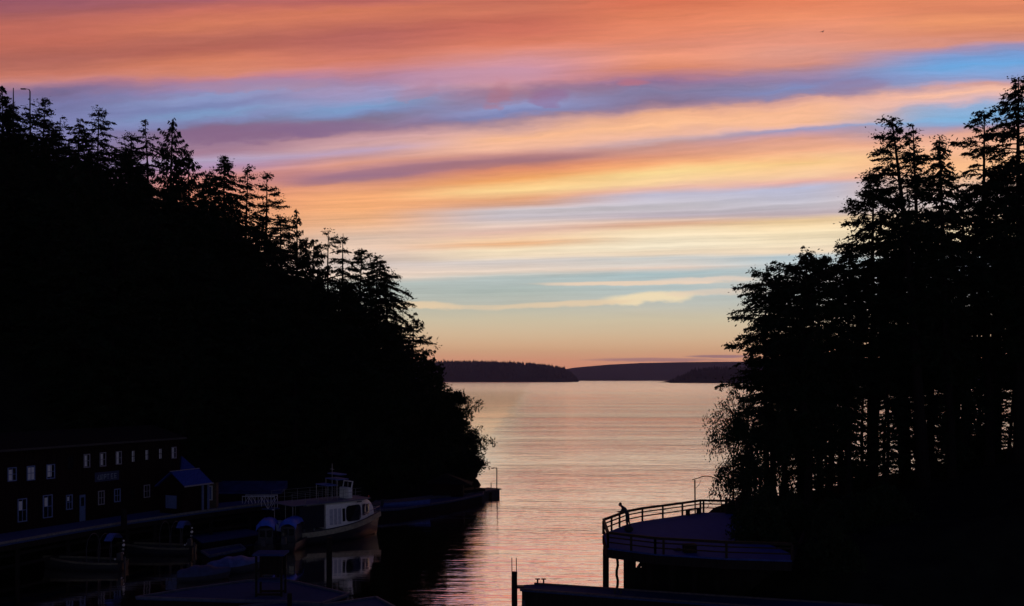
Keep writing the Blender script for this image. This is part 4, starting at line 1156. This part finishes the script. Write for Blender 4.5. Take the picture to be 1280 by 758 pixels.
for x in (672, 679.5):
    p = PZ(x, 731.2, LZ); m = MB(); m.box((p.x, p.y, LZ + .2), (.1, .1, .32)); m.beam((p.x - .15, p.y, LZ + .37), (p.x + .15, p.y, LZ + .37), .07, .07); m.build('cleat', DARKM, nd)
MB().box((PZ(654.5, 757, 0).x, 62.0, .02), (.22, .2, .35)).build('fender', DARKM, nd)
p = PZ(643.3, 752, 0); d0 = p.y
ep = root('end_pile', (p.x, d0, 0), 'dark end pile of the landing float topped by two thin upright rods', 'mooring pile')
m = MB(); zt = PD(643, 715, d0).z
m.tube([(p.x, d0, -1.5), (p.x - .02, d0, zt - .35), (p.x, d0, zt)], [.19, .18, .17], 12); m.build('pile', PILE, ep)
for x in (640, 645.6):
    q = PD(x, 697.5, d0); MB().tube([(q.x, d0, zt - .3), (q.x - .01, d0, q.z)], .03, 6).build('rod', DARKM, ep)
MB().box((p.x + .32, d0 + .1, LZ + .05), (.5, .4, .16)).build('bracket', DARKM, ep)
for i, (x, lab) in enumerate(((768.5, 'small mooring bitt on the landing float beside the wavy thin pile'), (776, 'small mooring bitt on the landing float beside the crib wall'))):
    p = PZ(x, 742.5, LZ); r = root('mooring_bitt', p, lab, 'mooring bitt', 'bitts on the landing float')
    MB().box((0, 0, .14), (.12, .12, .28)).build('post', DARKM, r, local=True)
    MB().box((0, 0, .3), (.4 - .15 * i, .09, .07)).build('crossbar', DARKM, r, local=True)

# gull far off in the sky
p = PD(1028, 40, 190)
gl = root('gull', p, 'tiny dark gull gliding alone high in the orange sky', 'bird')
g = MB(); g.ball((0, 0, 0), .09, (2.4, .8, .8), 10, 6); g.ball((.24, 0, .04), .055, (1.2, 1, 1), 8, 6); g.add([(.3, -.01, .04), (.3, .01, .04), (.36, 0, .02), (.3, 0, .055)], [(0, 1, 2), (0, 2, 3), (1, 3, 2), (0, 3, 1)])
for s_ in (-1, 1):
    g.add([(.1, .05 * s_, .03), (-.1, .05 * s_, .03), (-.06, .35 * s_, .14), (.1, .35 * s_, .15), (-.12, .68 * s_, .06), (.0, .35 * s_, .17), (0, .05 * s_, .05)], [(0, 1, 2, 3), (3, 2, 4), (0, 3, 5, 6), (6, 5, 2, 1), (3, 4, 5), (5, 4, 2)])
g.add([(-.2, -.03, 0), (-.2, .03, 0), (-.38, .08, 0), (-.38, -.08, 0), (-.2, 0, .02)], [(0, 1, 2, 3), (0, 4, 1), (4, 2, 1), (4, 0, 3), (4, 3, 2)])
g.build('body', mat('gull_grey', (.3, .3, .3), (.2, .2, .2), .7, 5), gl, local=True, smooth=True)
gl.rotation_euler = (0, 0, .5)

# hilltop lamp and mast
def gz(x, y): return hleft(x, y)
d0 = 126; q = PD(37.5, 112, d0); g_ = gz(q.x, d0)
lp = root('hilltop_lamp', (q.x, d0, g_), 'tall unlit lamp post with a bent arm poking above the hillside treetops', 'lamp post')
MB().tube([(q.x, d0, g_ - .5), (q.x, d0, q.z - .25), (q.x - .12, d0, q.z)], [.12, .08, .06], 8).build('pole', DARKM, lp)
MB().tube([(q.x - .1, d0, q.z), (q.x - .6, d0, q.z + .08)], .04, 6).box((q.x - .85, d0, q.z + .06), (.6, .22, .12)).build('lamp_arm', DARKM, lp)
q = PD(16.7, 110, d0); g_ = gz(q.x, d0)
o_ = MB().tube([(q.x, d0, g_ - .5), (q.x, d0, q.z - 2.5), (q.x, d0, q.z)], [.14, .10, .05], 8).build('mast_pole', DARKM)
tag(o_, 'plain slender mast standing above the treetops at the photo edge beside the bent lamp', 'mast')

# ------------------------------------------------------------ trees
def quads_mesh(name, C, D, W, m):
    """diamond leaf sprays: centres C, half-length vectors D, half-width vectors W (N x 3 arrays)"""
    n = len(C)
    V = np.empty((n, 4, 3), dtype=np.float32)
    V[:, 0] = C - D; V[:, 1] = C - W * 1.0 + D * .15; V[:, 2] = C + D; V[:, 3] = C + W + D * .15
    me = bpy.data.meshes.new(name)
    me.vertices.add(4 * n); me.loops.add(4 * n); me.polygons.add(n)
    me.vertices.foreach_set('co', V.reshape(-1))
    me.loops.foreach_set('vertex_index', np.arange(4 * n, dtype=np.int32))
    me.polygons.foreach_set('loop_start', np.arange(0, 4 * n, 4, dtype=np.int32))
    me.update(calc_edges=True)
    me.materials.append(m)
    return me

def unit(v):
    return v / (np.linalg.norm(v, axis=-1, keepdims=True) + 1e-9)

def conifer(seed, H, base=.15, taper=.42, Rmax=3.6, rise=.1, droop=.35, spacing=.42, per=5, size=1.0, gap=.12,
            lean=(0, 0), var=.1, clump=0.0, tuft=0.0, hang=.25, bare=0.0, curl=0.0, oneside=0.0, fork=None, thick=1.0, flat=0):
    rs = np.random.RandomState(seed)
    # trunk centre line
    ph = rs.uniform(0, 6.3, 4); am = rs.uniform(.05, .2, 2)
    def tc(z):
        t = z / H
        return np.array([lean[0] * t ** 1.3 + am[0] * math.sin(t * 7 + ph[0]), lean[1] * t ** 1.3 + am[1] * math.sin(t * 6 + ph[1]), z])
    tr = MB()
    zs = np.linspace(-.6, H, 22)
    tr.tube([tc(max(z, 0)) + np.array([0, 0, min(z, 0)]) for z in zs], [thick * (.0135 * H * (1 - max(z, 0) / H) ** .85 * (1.25 if z <= 0 else 1) + .025) for z in zs], 9)
    Cs, Ds, Ws = [], [], []
    def sprays(P, A, ln, width):
        n = len(P)
        if n == 0: return
        roll = unit(rs.normal(size=(n, 3)))
        Wv = unit(np.cross(A, roll)) * (width * rs.uniform(.6, 1.3, (n, 1)))
        Cs.append(P); Ds.append(A * (ln * rs.uniform(.6, 1.35, (n, 1)) / 2)); Ws.append(Wv)
    z = base * H
    gapph = rs.uniform(0, 6.3)
    while z < H - .12:
        q = (H - z)
        cone = 1.42 * taper * q + .18
        if q > H * .1: cone *= 1 + .22 * math.sin(z * 1.1 + gapph) + .12 * math.sin(z * 2.7 + gapph * 2)
        Lm = min(Rmax, cone)
        low = (z / H - base) / max(.001, .22)
        if low < 1: Lm *= .5 + .5 * max(0, low)
        nb = max(2, int(per * (1 if q > 1.5 else .7) + rs.uniform(-.5, 1)))
        a0 = rs.uniform(0, 6.3)
        for k in range(nb):
            if rs.rand() < gap: continue
            az = a0 + 6.283 * k / nb + rs.uniform(-.4, .4)
            Lb = Lm * rs.uniform(.55, 1.15)
            if rs.rand() < .06: Lb *= 1.3
            if oneside: Lb *= 1 + oneside * math.cos(az)
            Lb = max(.15, Lb)
            zz = z + rs.uniform(-.5, .5) * spacing
            if zz > H: continue
            o = tc(zz); d = np.array([math.cos(az), math.sin(az), 0]); sd = np.array([-d[1], d[0], 0])
            up = rise + .5 * max(0, 1 - q / 3.5) + rs.uniform(-.08, .12) + rs.normal(0, var)
            dr = droop * rs.uniform(.7, 1.3)
            bend = rs.uniform(-.15, .15)
            def bp_(t):
                t = np.asarray(t)[..., None]
                return o + d * Lb * t + sd * bend * Lb * t * t + np.array([0, 0, 1.0]) * Lb * (up * t - dr * t * t + curl * t ** 3)
            ts = np.linspace(0, 1, 5)
            pts = bp_(ts)
            tr.tube(pts, [.012 + .016 * Lb * (1 - t) for t in ts], 3, cap=False)
            if bare and rs.rand() < bare: continue
            t0 = .12 + (.45 if tuft and rs.rand() < tuft else 0)
            nt = max(4, int(Lb / (.085 * size)))
            tt = rs.uniform(t0, 1.0, nt)
            base_p = bp_(tt); side = np.where(rs.rand(nt) < .5, -1, 1)[:, None]
            tl = ((.14 + .36 * Lb * (1 - tt) * .8 + .1) * rs.uniform(.6, 1.2, nt))[:, None]
            tl = np.minimum(tl, 1.15)
            dirs = unit(d * .75 + sd * side * rs.uniform(.3, 1.0, (nt, 1)) + rs.normal(0, .12, (nt, 3)) + np.array([0, 0, -hang]))
            nseg = 3
            for s in range(nseg):
                f = (s + rs.uniform(.2, .9, (nt, 1))) / nseg
                P = base_p + dirs * tl * f + np.array([0, 0, -1]) * hang * .6 * (tl * f) ** 2 + rs.normal(0, .03, (nt, 3))
                A = unit(dirs + rs.normal(0, .35, (nt, 3)) + np.array([0, 0, -hang * .6]))
                sprays(P, A, .40 * size, .066 * size)
            if clump:
                for q_ in range(max(1, int(Lb * 1.3 * clump))):
                    cc = bp_(rs.uniform(.35, 1.0)) + rs.normal(0, .18, 3); kk = int(22 * rs.uniform(.6, 1.3))
                    rr_ = rs.uniform(.16, .34) * (1 + .1 * Lb)
                    off = rs.normal(0, 1, (kk, 3)) * np.array([rr_, rr_, rr_ * .55])
                    sprays(cc + off, unit(off + rs.normal(0, .25, (kk, 3))), .30 * size, .055 * size)
            # along the branch itself and tip
            ne = max(2, int(Lb / .3)); te = rs.uniform(t0, 1.02, ne)
            sprays(bp_(te) + rs.normal(0, .04, (ne, 3)), unit(d + rs.normal(0, .4, (ne, 3))), .32 * size, .06 * size)
        z += spacing * rs.uniform(.65, 1.3) * (.6 + .4 * min(1, q / 5))
    ne = 8
    tz = H - rs.uniform(0, .9, ne)
    sprays(np.array([tc(a) for a in tz]) + rs.normal(0, .03, (ne, 3)), unit(np.array([0, 0, 1.0]) + rs.normal(0, .45, (ne, 3))), .3, .05)
    return tr, np.concatenate(Cs), np.concatenate(Ds), np.concatenate(Ws)

def leafy(seed, H, R, zc=.6, n=5200, leaf=.2, droopy=.3):
    """broad-leaved small tree: forked limbs with leaf clusters round the twigs"""
    rs = np.random.RandomState(seed); tr = MB()
    tips = []
    def limb(p, d, ln, r, lvl):
        pts = [p]; dd = d.copy()
        for k in range(4):
            dd = unit(dd + rs.normal(0, .16, 3) + np.array([0, 0, .05 if lvl < 2 else -droopy * .25]))
            pts.append(pts[-1] + dd * ln / 4)
        tr.tube(pts, [r * (1 - .18 * k) for k in range(5)], 5, cap=False)
        if lvl >= 3:
            tips.extend(pts[1:]); return
        for k in range(4 if lvl < 2 else 3):
            t = rs.randint(1, 5); a = rs.uniform(0, 6.3)
            sd = unit(np.array([math.cos(a), math.sin(a), rs.uniform(-.25, .6)]))
            limb(pts[t], unit(dd * .45 + sd), ln * rs.uniform(.5, .72), r * .45, lvl + 1)
    for k in range(3):
        limb(np.array([rs.uniform(-.3, .3), rs.uniform(-.3, .3), -.4]), unit(np.array([rs.uniform(-.4, .4), rs.uniform(-.4, .4), 1.0])), H * .5, .05 + H * .012, 0)
    T = np.array(tips); 
    sc_ = np.array([R / (np.percentile(np.abs(T[:, 0]), 95) + .01), R / (np.percentile(np.abs(T[:, 1]), 95) + .01), H / T[:, 2].max()])
    sc_[:2] = np.minimum(sc_[:2], 1.8)
    tr.v = [(v[0] * sc_[0], v[1] * sc_[1], v[2] * sc_[2]) for v in tr.v]; T = T * sc_
    idx = rs.randint(0, len(T), n)
    C = T[idx] + rs.normal(0, .24, (n, 3)) + np.array([0, 0, -1]) * rs.exponential(.14, (n, 1)) * droopy
    A = unit(rs.normal(0, .6, (n, 3)) + np.array([0, 0, -droopy * 1.5])); Wv = unit(np.cross(A, rs.normal(size=(n, 3))))
    return tr, C, A * (leaf * rs.uniform(.4, .75, (n, 1))), Wv * (leaf * rs.uniform(.2, .34, (n, 1)))

def tree_obj(name, gen, loc, label, cat='tree', group=None, m=FOL, rz=0.0):
    tr, C, D, W = gen
    r = root(name, loc, label, cat, group, rz)
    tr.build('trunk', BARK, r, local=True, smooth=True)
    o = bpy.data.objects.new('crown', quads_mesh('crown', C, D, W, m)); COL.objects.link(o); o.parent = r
    return r

# skyline trees on the hillside: (photo x of the top, photo y of the top, distance, name, style, label)
HEM = dict(var=.13, clump=.5, taper=.34, Rmax=3.6, rise=.12, droop=.38, hang=.35, gap=.15, spacing=.55)
SPR = dict(var=.13, clump=.5, taper=.42, Rmax=3.9, rise=.22, droop=.26, hang=.15, gap=.14, spacing=.6, curl=.08)
OPEN = dict(var=.16, clump=.6, taper=.42, Rmax=3.6, rise=.05, droop=.3, hang=.25, gap=.3, spacing=.75, per=4)
CED = dict(taper=.30, Rmax=2.8, rise=-.05, droop=.15, hang=.8, gap=.22, spacing=.5, curl=.3)
NAR = dict(taper=.26, Rmax=2.4, rise=.2, droop=.3, hang=.3, gap=.12, spacing=.5)
def S(b, **k):
    d = dict(b); d.update(k); return d
left_list = [
 (3, 107, 128, 'hemlock_tree', S(NAR), 'narrow hemlock at the very edge of the photo, topmost on the hillside'),
 (7.5, 122, 122, 'hemlock_tree', S(HEM), 'hemlock just below the topmost one at the photo edge'),
 (16.5, 131, 127, 'hemlock_tree', S(HEM, taper=.5), 'conifer whose top is pierced by the slender mast'),
 (37, 125, 127, 'hemlock_tree', S(OPEN, taper=.5, spacing=.8), 'ragged open conifer around the bent hilltop lamp'),
 (55, 124, 126, 'spruce_tree', S(SPR), 'pointed spruce right beside the bent hilltop lamp'),
 (74, 147, 124, 'spruce_tree', S(OPEN, oneside=.35, taper=.6), 'flat-topped conifer with long bare boughs stretching toward the open sky'),
 (100, 149, 126, 'hemlock_tree', S(NAR, taper=.36), 'slim pointed conifer in the notch before the tallest tiered fir'),
 (122.5, 138, 125, 'fir_tree', S(OPEN, taper=.55, Rmax=4.3, gap=.16, spacing=.62, per=5), 'tall broad tiered fir with upswept tip above the red building'),
 (163, 170, 126, 'fir_tree', S(SPR, taper=.6), 'blunt bushy fir between the tiered fir and the slim crooked one'),
 (183, 150, 124, 'hemlock_tree', S(OPEN, taper=.3, Rmax=2.6), 'slim sparse hemlock with a nodding tip'),
 (214, 150, 122, 'cedar_tree', S(CED, taper=.38), 'feathery cedar with upturned spray, standing highest right of the nodding hemlock'),
 (236, 188, 124, 'cedar_tree', S(CED, taper=.5), 'shaggy low shoulder tree against the feathery cedar'),
 (262, 214, 122, 'hemlock_tree', S(HEM, taper=.4), 'dense low conifer just before the stout dark fir'),
 (281, 196, 119, 'fir_tree', S(HEM, taper=.5, spacing=.42, gap=.05), 'stout dense dark fir with a double tip in mid slope'),
 (308, 209, 119, 'spruce_tree', S(OPEN, taper=.3, spacing=.6), 'first of the two thin lacy spruces in mid slope'),
 (332, 218, 117, 'spruce_tree', S(OPEN, taper=.42, spacing=.55, curl=.2, rise=.0), 'second thin lacy spruce with upcurved boughs facing the open sky'),
 (350, 268, 118, 'hemlock_tree', S(HEM, taper=.55), 'dark shoulder conifer under the lacy spruces'),
 (370.5, 262, 121, 'cedar_tree', S(CED, taper=.26, Rmax=1.8, gap=.3), 'small thin spire standing alone in the dip of the skyline'),
 (392, 300, 119, 'hemlock_tree', S(CED, taper=.6), 'low ragged conifer in the dip beside the thin spire'),
 (411, 291, 117, 'spruce_tree', S(OPEN, taper=.55, Rmax=3.4), 'broken-topped spruce with a ragged forked crown'),
 (430, 292, 120, 'spruce_tree', S(OPEN, taper=.45, lean=(.6, 0)), 'thin leaning top rising behind the broken-topped spruce'),
 (450, 310, 117, 'spruce_tree', S(SPR, taper=.55, Rmax=3.2), 'rounded spruce stepping down after the broken-topped one'),
 (470, 321, 119, 'fir_tree', S(OPEN, taper=.5, Rmax=4.2, per=6, spacing=.5, gap=.12, oneside=.25), 'big outermost fir with long drooping boughs over the water side'),
 (484, 345, 121, 'fir_tree', S(OPEN, taper=.45, Rmax=2.6, droop=.5, per=5), 'short fir clinging to the seaward side of the big outermost fir'),
 (516.5, 391, 124, 'alder_tree', S(CED, taper=.36, Rmax=2.6, gap=.35, spacing=.5, hang=.4), 'small see-through young tree standing last on the descending skyline'),
 (534, 436, 126, 'hemlock_tree', S(CED, taper=.6, Rmax=2.0), 'low bushy evergreen just below the see-through young tree'),
]
for i, (x, y, d, nm, st, lab) in enumerate(left_list):
    q = PD(x, y, d); g = hleft(q.x, d)
    H = max(5, q.z - g)
    st = dict(st); st.setdefault('base', .12)
    tree_obj(nm, conifer(100 + i, H, **st), (q.x - st.get('lean', (0, 0))[0], d, g), lab)

# shrubby broadleaf trees along the tip of the point
for i, (x, yt, d, R, nm, n, lab) in enumerate([
    (528, 455, 123, 4.0, 'alder_tree', 9000, 'leafy alder highest of those stepping down to the point'),
    (545, 474, 125, 4.2, 'alder_tree', 9500, 'broad leafy alder, second of those stepping down the point'),
    (557, 490, 127, 3.6, 'alder_tree', 8500, 'leafy alder leaning over the water, middle of those on the point'),
    (567, 508, 128, 3.2, 'alder_tree', 7000, 'lower leafy alder with ragged twigs toward the water'),
    (575, 534, 129, 2.9, 'alder_tree', 5500, 'low leafy alder just above the shore hut'),
    (520, 500, 119, 4.5, 'alder_tree', 9500, 'wide alder low on the slope above the plank float'),
    (480, 520, 113, 4.5, 'alder_tree', 9000, 'wide alder low on the slope above the tour boat bow'),
    (581, 556, 129, 2.2, 'willow_shrub', 2600, 'open leafy shrub hanging over the shore hut'),
    (592, 574, 128, 1.5, 'willow_shrub', 420, 'thin sprig of leafy branches reaching out over the breakwater')]):
    q = PD(x, yt, d); g = max(.6, hleft(q.x, d))
    tree_obj(nm, leafy(300 + i, q.z - g, R, n=n, leaf=.3), (q.x - (.9 if i == 8 else .6 if i == 7 else 0), d, g), lab, m=FOL2)

# filler conifers, sharing a few meshes
protos = []
for k in range(6):
    st = [HEM, SPR, HEM, SPR, NAR, CED][k]
    protos.append((conifer(500 + k, 20.0, **S(st, base=.04, spacing=.62, size=1.25, taper=st['taper'] * 1.1, Rmax=st['Rmax'] * 1.1, gap=.05))))
SKY_L = [(0, 192), (60, 196), (120, 216), (180, 230), (230, 258), (270, 272), (320, 312), (360, 345), (400, 362), (450, 385), (490, 425), (520, 455), (545, 490), (570, 530), (585, 570)]
rnd = random.Random(77)
first = {}
def filler(k, loc, s, sx, name, lab, grp):
    if k not in first:
        r = tree_obj(name, protos[k], loc, lab, 'tree', grp); first[k] = r
    else:
        r = copy_tree(first[k]); r['label'] = lab; r['group'] = grp; r.location = loc
    r.scale = (sx, sx, s); r.rotation_euler.z = rnd.uniform(0, 6.28)
    return r
cnt = 0; tries = 0
placed = []
while cnt < 165 and tries < 9000:
    tries += 1
    d = rnd.choice([rnd.uniform(92, 134), rnd.uniform(112, 136)]); x = rnd.uniform(-60, 575)
    X_ = (x - 640) / F * d
    g = hleft(X_, d)
    if g < .6: continue
    sh = interp(SHORE_L, X_)
    if d < sh + 3.0: continue
    if any((X_ - a) ** 2 + (d - b) ** 2 < 3.6 for a, b in placed): continue
    top = CAMZ + (HY - (interp(SKY_L, x) + rnd.choice([rnd.uniform(-32, 5), rnd.uniform(0, 60)]))) / F * d
    H = min(top - g, rnd.uniform(16, 24))
    if H < 4: continue
    placed.append((X_, d))
    s = H / 20.0
    filler(rnd.randrange(6), (X_, d, g), s, max(.7, min(1.3, s * 1.3)), 'conifer_tree', 'dark conifer lost in the black mass of the hillside forest', 'conifers filling the dark hillside')
    cnt += 1

# ---- trees on the near point behind the deck
def rt(x, y, d, nm, st, lab, seed, lean=0, ground=None):
    q = PD(x, y, d); g = hright(q.x - lean, d) if ground is None else ground
    tree_obj(nm, conifer(seed, q.z - g, **dict(st, lean=(lean, 0))), (q.x - lean, d, g - .1), lab)
FIRR = dict(var=.2, clump=.8, taper=.5, Rmax=3.1, rise=.15, droop=.25, hang=.35, gap=.12, spacing=.55, per=6, base=.14, size=1.0)
rt(957, 331, 84, 'fir_tree', S(FIRR, taper=.9, Rmax=2.5, base=.3, thick=.9, oneside=-.15), 'rounded dark fir nearest the open water on the deck side point', 700)
rt(1006, 318, 82, 'fir_tree', S(FIRR, taper=1.1, Rmax=3.6, base=.26, rise=.35, thick=1.6, lean=(0, 0)), 'thick-trunked dark fir with upswept flat top behind the deck', 701)
rt(1024, 320, 85, 'fir_tree', S(FIRR, taper=.6, Rmax=2.6, base=.3, rise=.4), 'fir whose upswept tip stands just right of the flat-topped one', 702)
rt(1092, 214, 86, 'fir_tree', S(FIRR, taper=.42, Rmax=3.7, base=.3, gap=.12, spacing=.5), 'dense stepped fir against the tall leaning pine', 703)
rt(1060, 305, 84, 'fir_tree', S(FIRR, taper=.5, Rmax=2.6, base=.25, gap=.15), 'lower ragged fir filling the dip beside the stepped fir', 704)
rt(1115, 144, 82, 'pine_tree', S(OPEN, taper=.45, Rmax=3.6, base=.34, gap=.22, tuft=.45, spacing=.62, clump=1.3, var=.22, per=5, hang=.1, rise=.3, droop=.3, thick=1.2), 'tall sparse pine leaning toward the water with a bare upper trunk', 705, lean=-2.7)
rt(1142, 153, 84, 'pine_tree', S(OPEN, taper=.22, Rmax=1.6, base=.5, gap=.4, tuft=.6, spacing=.9, per=3, rise=.4), 'short second top close beside the leaning pine', 706, lean=-.6)
rt(1173, 170, 83, 'hemlock_tree', S(HEM, taper=.24, Rmax=3.4, base=.3, gap=.22, spacing=.5, droop=.55, hang=.6), 'slim drooping hemlock with a crooked nodding tip', 707, lean=-1.0)
rt(1228, 138, 85, 'fir_tree', S(OPEN, taper=.8, Rmax=2.6, base=.55, gap=.12, tuft=.4, per=5, rise=.3), 'clumpy crown breaking out beside the tallest fir, facing the water', 708, lean=-.5)
rt(1274, 95, 83, 'fir_tree', S(FIRR, taper=.42, Rmax=4.2, base=.25, gap=.12, spacing=.55, tuft=.3, thick=1.1), 'tallest fir at the photo edge on the deck side point', 709)
rt(1205, 245, 86, 'hemlock_tree', S(FIRR, taper=.6, Rmax=3.0, base=.25, gap=.15), 'dark fir between the nodding hemlock and the tallest fir', 710)
rt(1130, 262, 87, 'fir_tree', S(FIRR, taper=.55, Rmax=3.0, base=.25, gap=.12), 'dark fir directly behind the foot of the leaning pine', 711)
rt(1165, 262, 88, 'fir_tree', S(FIRR, taper=.6, Rmax=2.8, base=.22, gap=.15), 'dark fir behind the drooping hemlock', 712)
rt(1246, 210, 88, 'fir_tree', S(FIRR, taper=.6, Rmax=3.2, base=.22, gap=.12), 'broad fir half hidden behind the tallest fir', 713)
rt(982, 352, 87, 'fir_tree', S(FIRR, taper=.8, Rmax=2.8, base=.2, gap=.08), 'dense fir filling between the two flat-topped ones', 714)
rt(1300, 160, 86, 'fir_tree', S(FIRR, taper=.5, Rmax=3.8, base=.2, gap=.12), 'fir cut off by the photo edge beside the tallest fir', 715)
# low broadleaf foliage over the deck corner and under the firs
for i, (x, yt, d, R, n, lab) in enumerate([(916, 500, 80.5, 2.3, 8000, 'leafy alder whose hanging twigs reach past the deck arch'),
                                           (944, 475, 81.5, 2.8, 9500, 'fuller leafy alder just inland of the one by the deck arch'),
                                           (975, 510, 83, 2.6, 7000, 'leafy alder beside the thick fir trunk'),
                                           (1075, 530, 89, 2.6, 3600, 'thin understorey alder seen between trunks near mid point'),
                                           (1160, 520, 90, 3.0, 3800, 'thin understorey alder below the drooping hemlock'),
                                           (1232, 505, 90, 2.8, 3000, 'thin understorey alder beneath the tallest fir')]):
    q = PD(x, yt, d); g = max(hright(q.x, d), 1.2) if x > 960 else 2.2
    tree_obj('alder_tree', leafy(800 + i, q.z - g, R, n=int(n * 1.25), leaf=.18, droopy=.9), (q.x, d, g - .2), lab, m=FOL2)
for i in range(9):
    x = 965 + i * 39 + rnd.uniform(-8, 8); d = rnd.uniform(85, 92)
    X_ = (x - 640) / F * d; g = hright(X_, d)
    top = CAMZ + (HY - (interp([(940, 395), (1060, 360), (1100, 290), (1200, 265), (1300, 240)], x) + rnd.uniform(0, 50))) / F * d
    st = dict(FIRR, base=.38, taper=.36, Rmax=2.6, size=1.2, spacing=.62, gap=.2, per=5)
    if i < 5: RP = globals().setdefault('RP', []); RP.append(tree_obj('fir_tree', conifer(1200 + i, 22.0, **st), (0, 0, 0), 'dark fir buried in the dense middle of the stand behind the deck', 'tree', 'firs filling the stand behind the deck')); r = RP[-1]
    else: r = copy_tree(RP[i % 5])
    r.location = (X_, d, g - .1); r.scale = (1, 1, (top - g) / 22.0); r.rotation_euler.z = rnd.uniform(0, 6)
# understorey conifers sharing meshes
for i in range(12):
    x = 1000 + i * 27 + rnd.uniform(-8, 8); d = rnd.uniform(84, 92)
    X_ = (x - 640) / F * d; g = hright(X_, d)
    H = rnd.uniform(10.5, 13.5)
    k = i % 5
    r = filler(k, (X_, d, g - .1), H / 20, .62, 'conifer_tree', 'dark slender conifer deep in the stand on the deck side point', 'conifers filling the deck side point')
# slim bare trunks low in the stand
def pole_tree():
    rs = np.random.RandomState(9); m = MB()
    m.tube([(.12 * math.sin(z * .5), .08 * math.cos(z * .4), z) for z in np.linspace(-.5, 13, 16)], [.17 - .007 * k for k in range(16)], 8)
    for k in range(26):
        z = rs.uniform(1.5, 12.5); a = rs.uniform(0, 6.3); ln = rs.uniform(.3, 1.2)
        m.tube([(0, 0, z), (ln * .5 * math.cos(a), ln * .5 * math.sin(a), z + rs.uniform(-.2, .2)), (ln * math.cos(a), ln * math.sin(a), z + rs.uniform(-.5, .1))], [.03, .02, .006], 4, cap=False)
    n = 900; zz = rs.uniform(8, 14, n); a = rs.uniform(0, 6.3, n); rr = rs.uniform(0, 1.6, n) * (14.6 - zz) / 6
    C = np.stack([rr * np.cos(a), rr * np.sin(a), zz - rr * .2], 1); A = unit(np.stack([np.cos(a), np.sin(a), -.4 + 0 * a], 1) + rs.normal(0, .3, (n, 3)))
    return m, C, A * .2, unit(np.cross(A, rs.normal(size=(n, 3)))) * .05
pt = tree_obj('young_fir', pole_tree(), (0, 0, 0), 'slim pole-like young fir low in the stand on the deck side point', 'tree', 'slim young firs on the deck side point')
xs_ = [1034, 1052, 1092, 1106, 1128, 1199, 1209, 1222, 1232, 1262]
for i, x in enumerate(xs_):
    d = 84 + (i * 37 % 9); X_ = (x - 640) / F * d
    r = pt if i == 0 else copy_tree(pt)
    r.location = (X_, d, hright(X_, d) - .1); r.rotation_euler = (rnd.uniform(-.06, .06), rnd.uniform(-.08, .08), rnd.uniform(0, 6)); s = rnd.uniform(.8, 1.05); r.scale = (s, s, s)
    if i == 8: r.rotation_euler.y = -.42; r.rotation_euler.z = 0; r['label'] = 'slim young fir leaning steeply across a gap beneath the tallest fir'

# bushes on the bank at the inland end of the deck
def bush(seed, R, H, n):
    rs = np.random.RandomState(seed); m = MB()
    for k in range(14):
        a = rs.uniform(0, 6.3); r = rs.uniform(.3, .9) * R
        m.tube([(0, 0, -.3), (r * .4 * math.cos(a), r * .4 * math.sin(a), H * .5), (r * math.cos(a), r * math.sin(a), H * rs.uniform(.5, .95))], [.04, .025, .008], 4, cap=False)
    v = unit(rs.normal(size=(n, 3))) * (rs.rand(n, 1) ** .4); v[:, 2] = np.abs(v[:, 2])
    lump = 1 + .22 * np.sin(v[:, :1] * 5 + 1) * np.cos(v[:, 1:2] * 4)
    C = v * np.array([R, R, H]) * lump
    A = unit(rs.normal(size=(n, 3))); return m, C, A * .13, unit(np.cross(A, rs.normal(size=(n, 3)))) * .06
for i, (x, y, d, R, H, lab) in enumerate([(948, 674, 70, 1.9, 3.0, 'big dark rounded bush growing at the inland edge of the deck boards'),
                                          (985, 668, 72, 2.3, 2.6, 'second dark bush behind the deck, under the firs'),
                                          (958, 650, 75.5, 1.8, 2.2, 'dark bush against the far rail below the alders'),
                                          (1035, 672, 71, 2.6, 2.2, 'wide dark bush on the bank above the near rail'),
                                          (1040, 690, 61.2, 1.9, 2.6, 'dark bush closing off the inland end of the near rail'),
                                          (978, 694, 63.5, 1.5, 1.9, 'dark bush spilling over the narrow part of the deck'),
                                          (1100, 668, 72, 3.0, 2.4, 'farthest inland dark bush on the bank')]):
    q = PZ(x, y, DZ) if x < 960 else Vector(((x - 640) / F * d, d, max(hright((x - 640) / F * d, d), 2.4)))
    tr, C, D, W = bush(900 + i, R, H, 5200)
    r = root('bush', (q.x, q.y, q.z - .1), lab, 'bush')
    tr.build('stems', BARK, r, local=True)
    o = bpy.data.objects.new('foliage', quads_mesh('foliage', C, D, W, FOL2)); COL.objects.link(o); o.parent = r
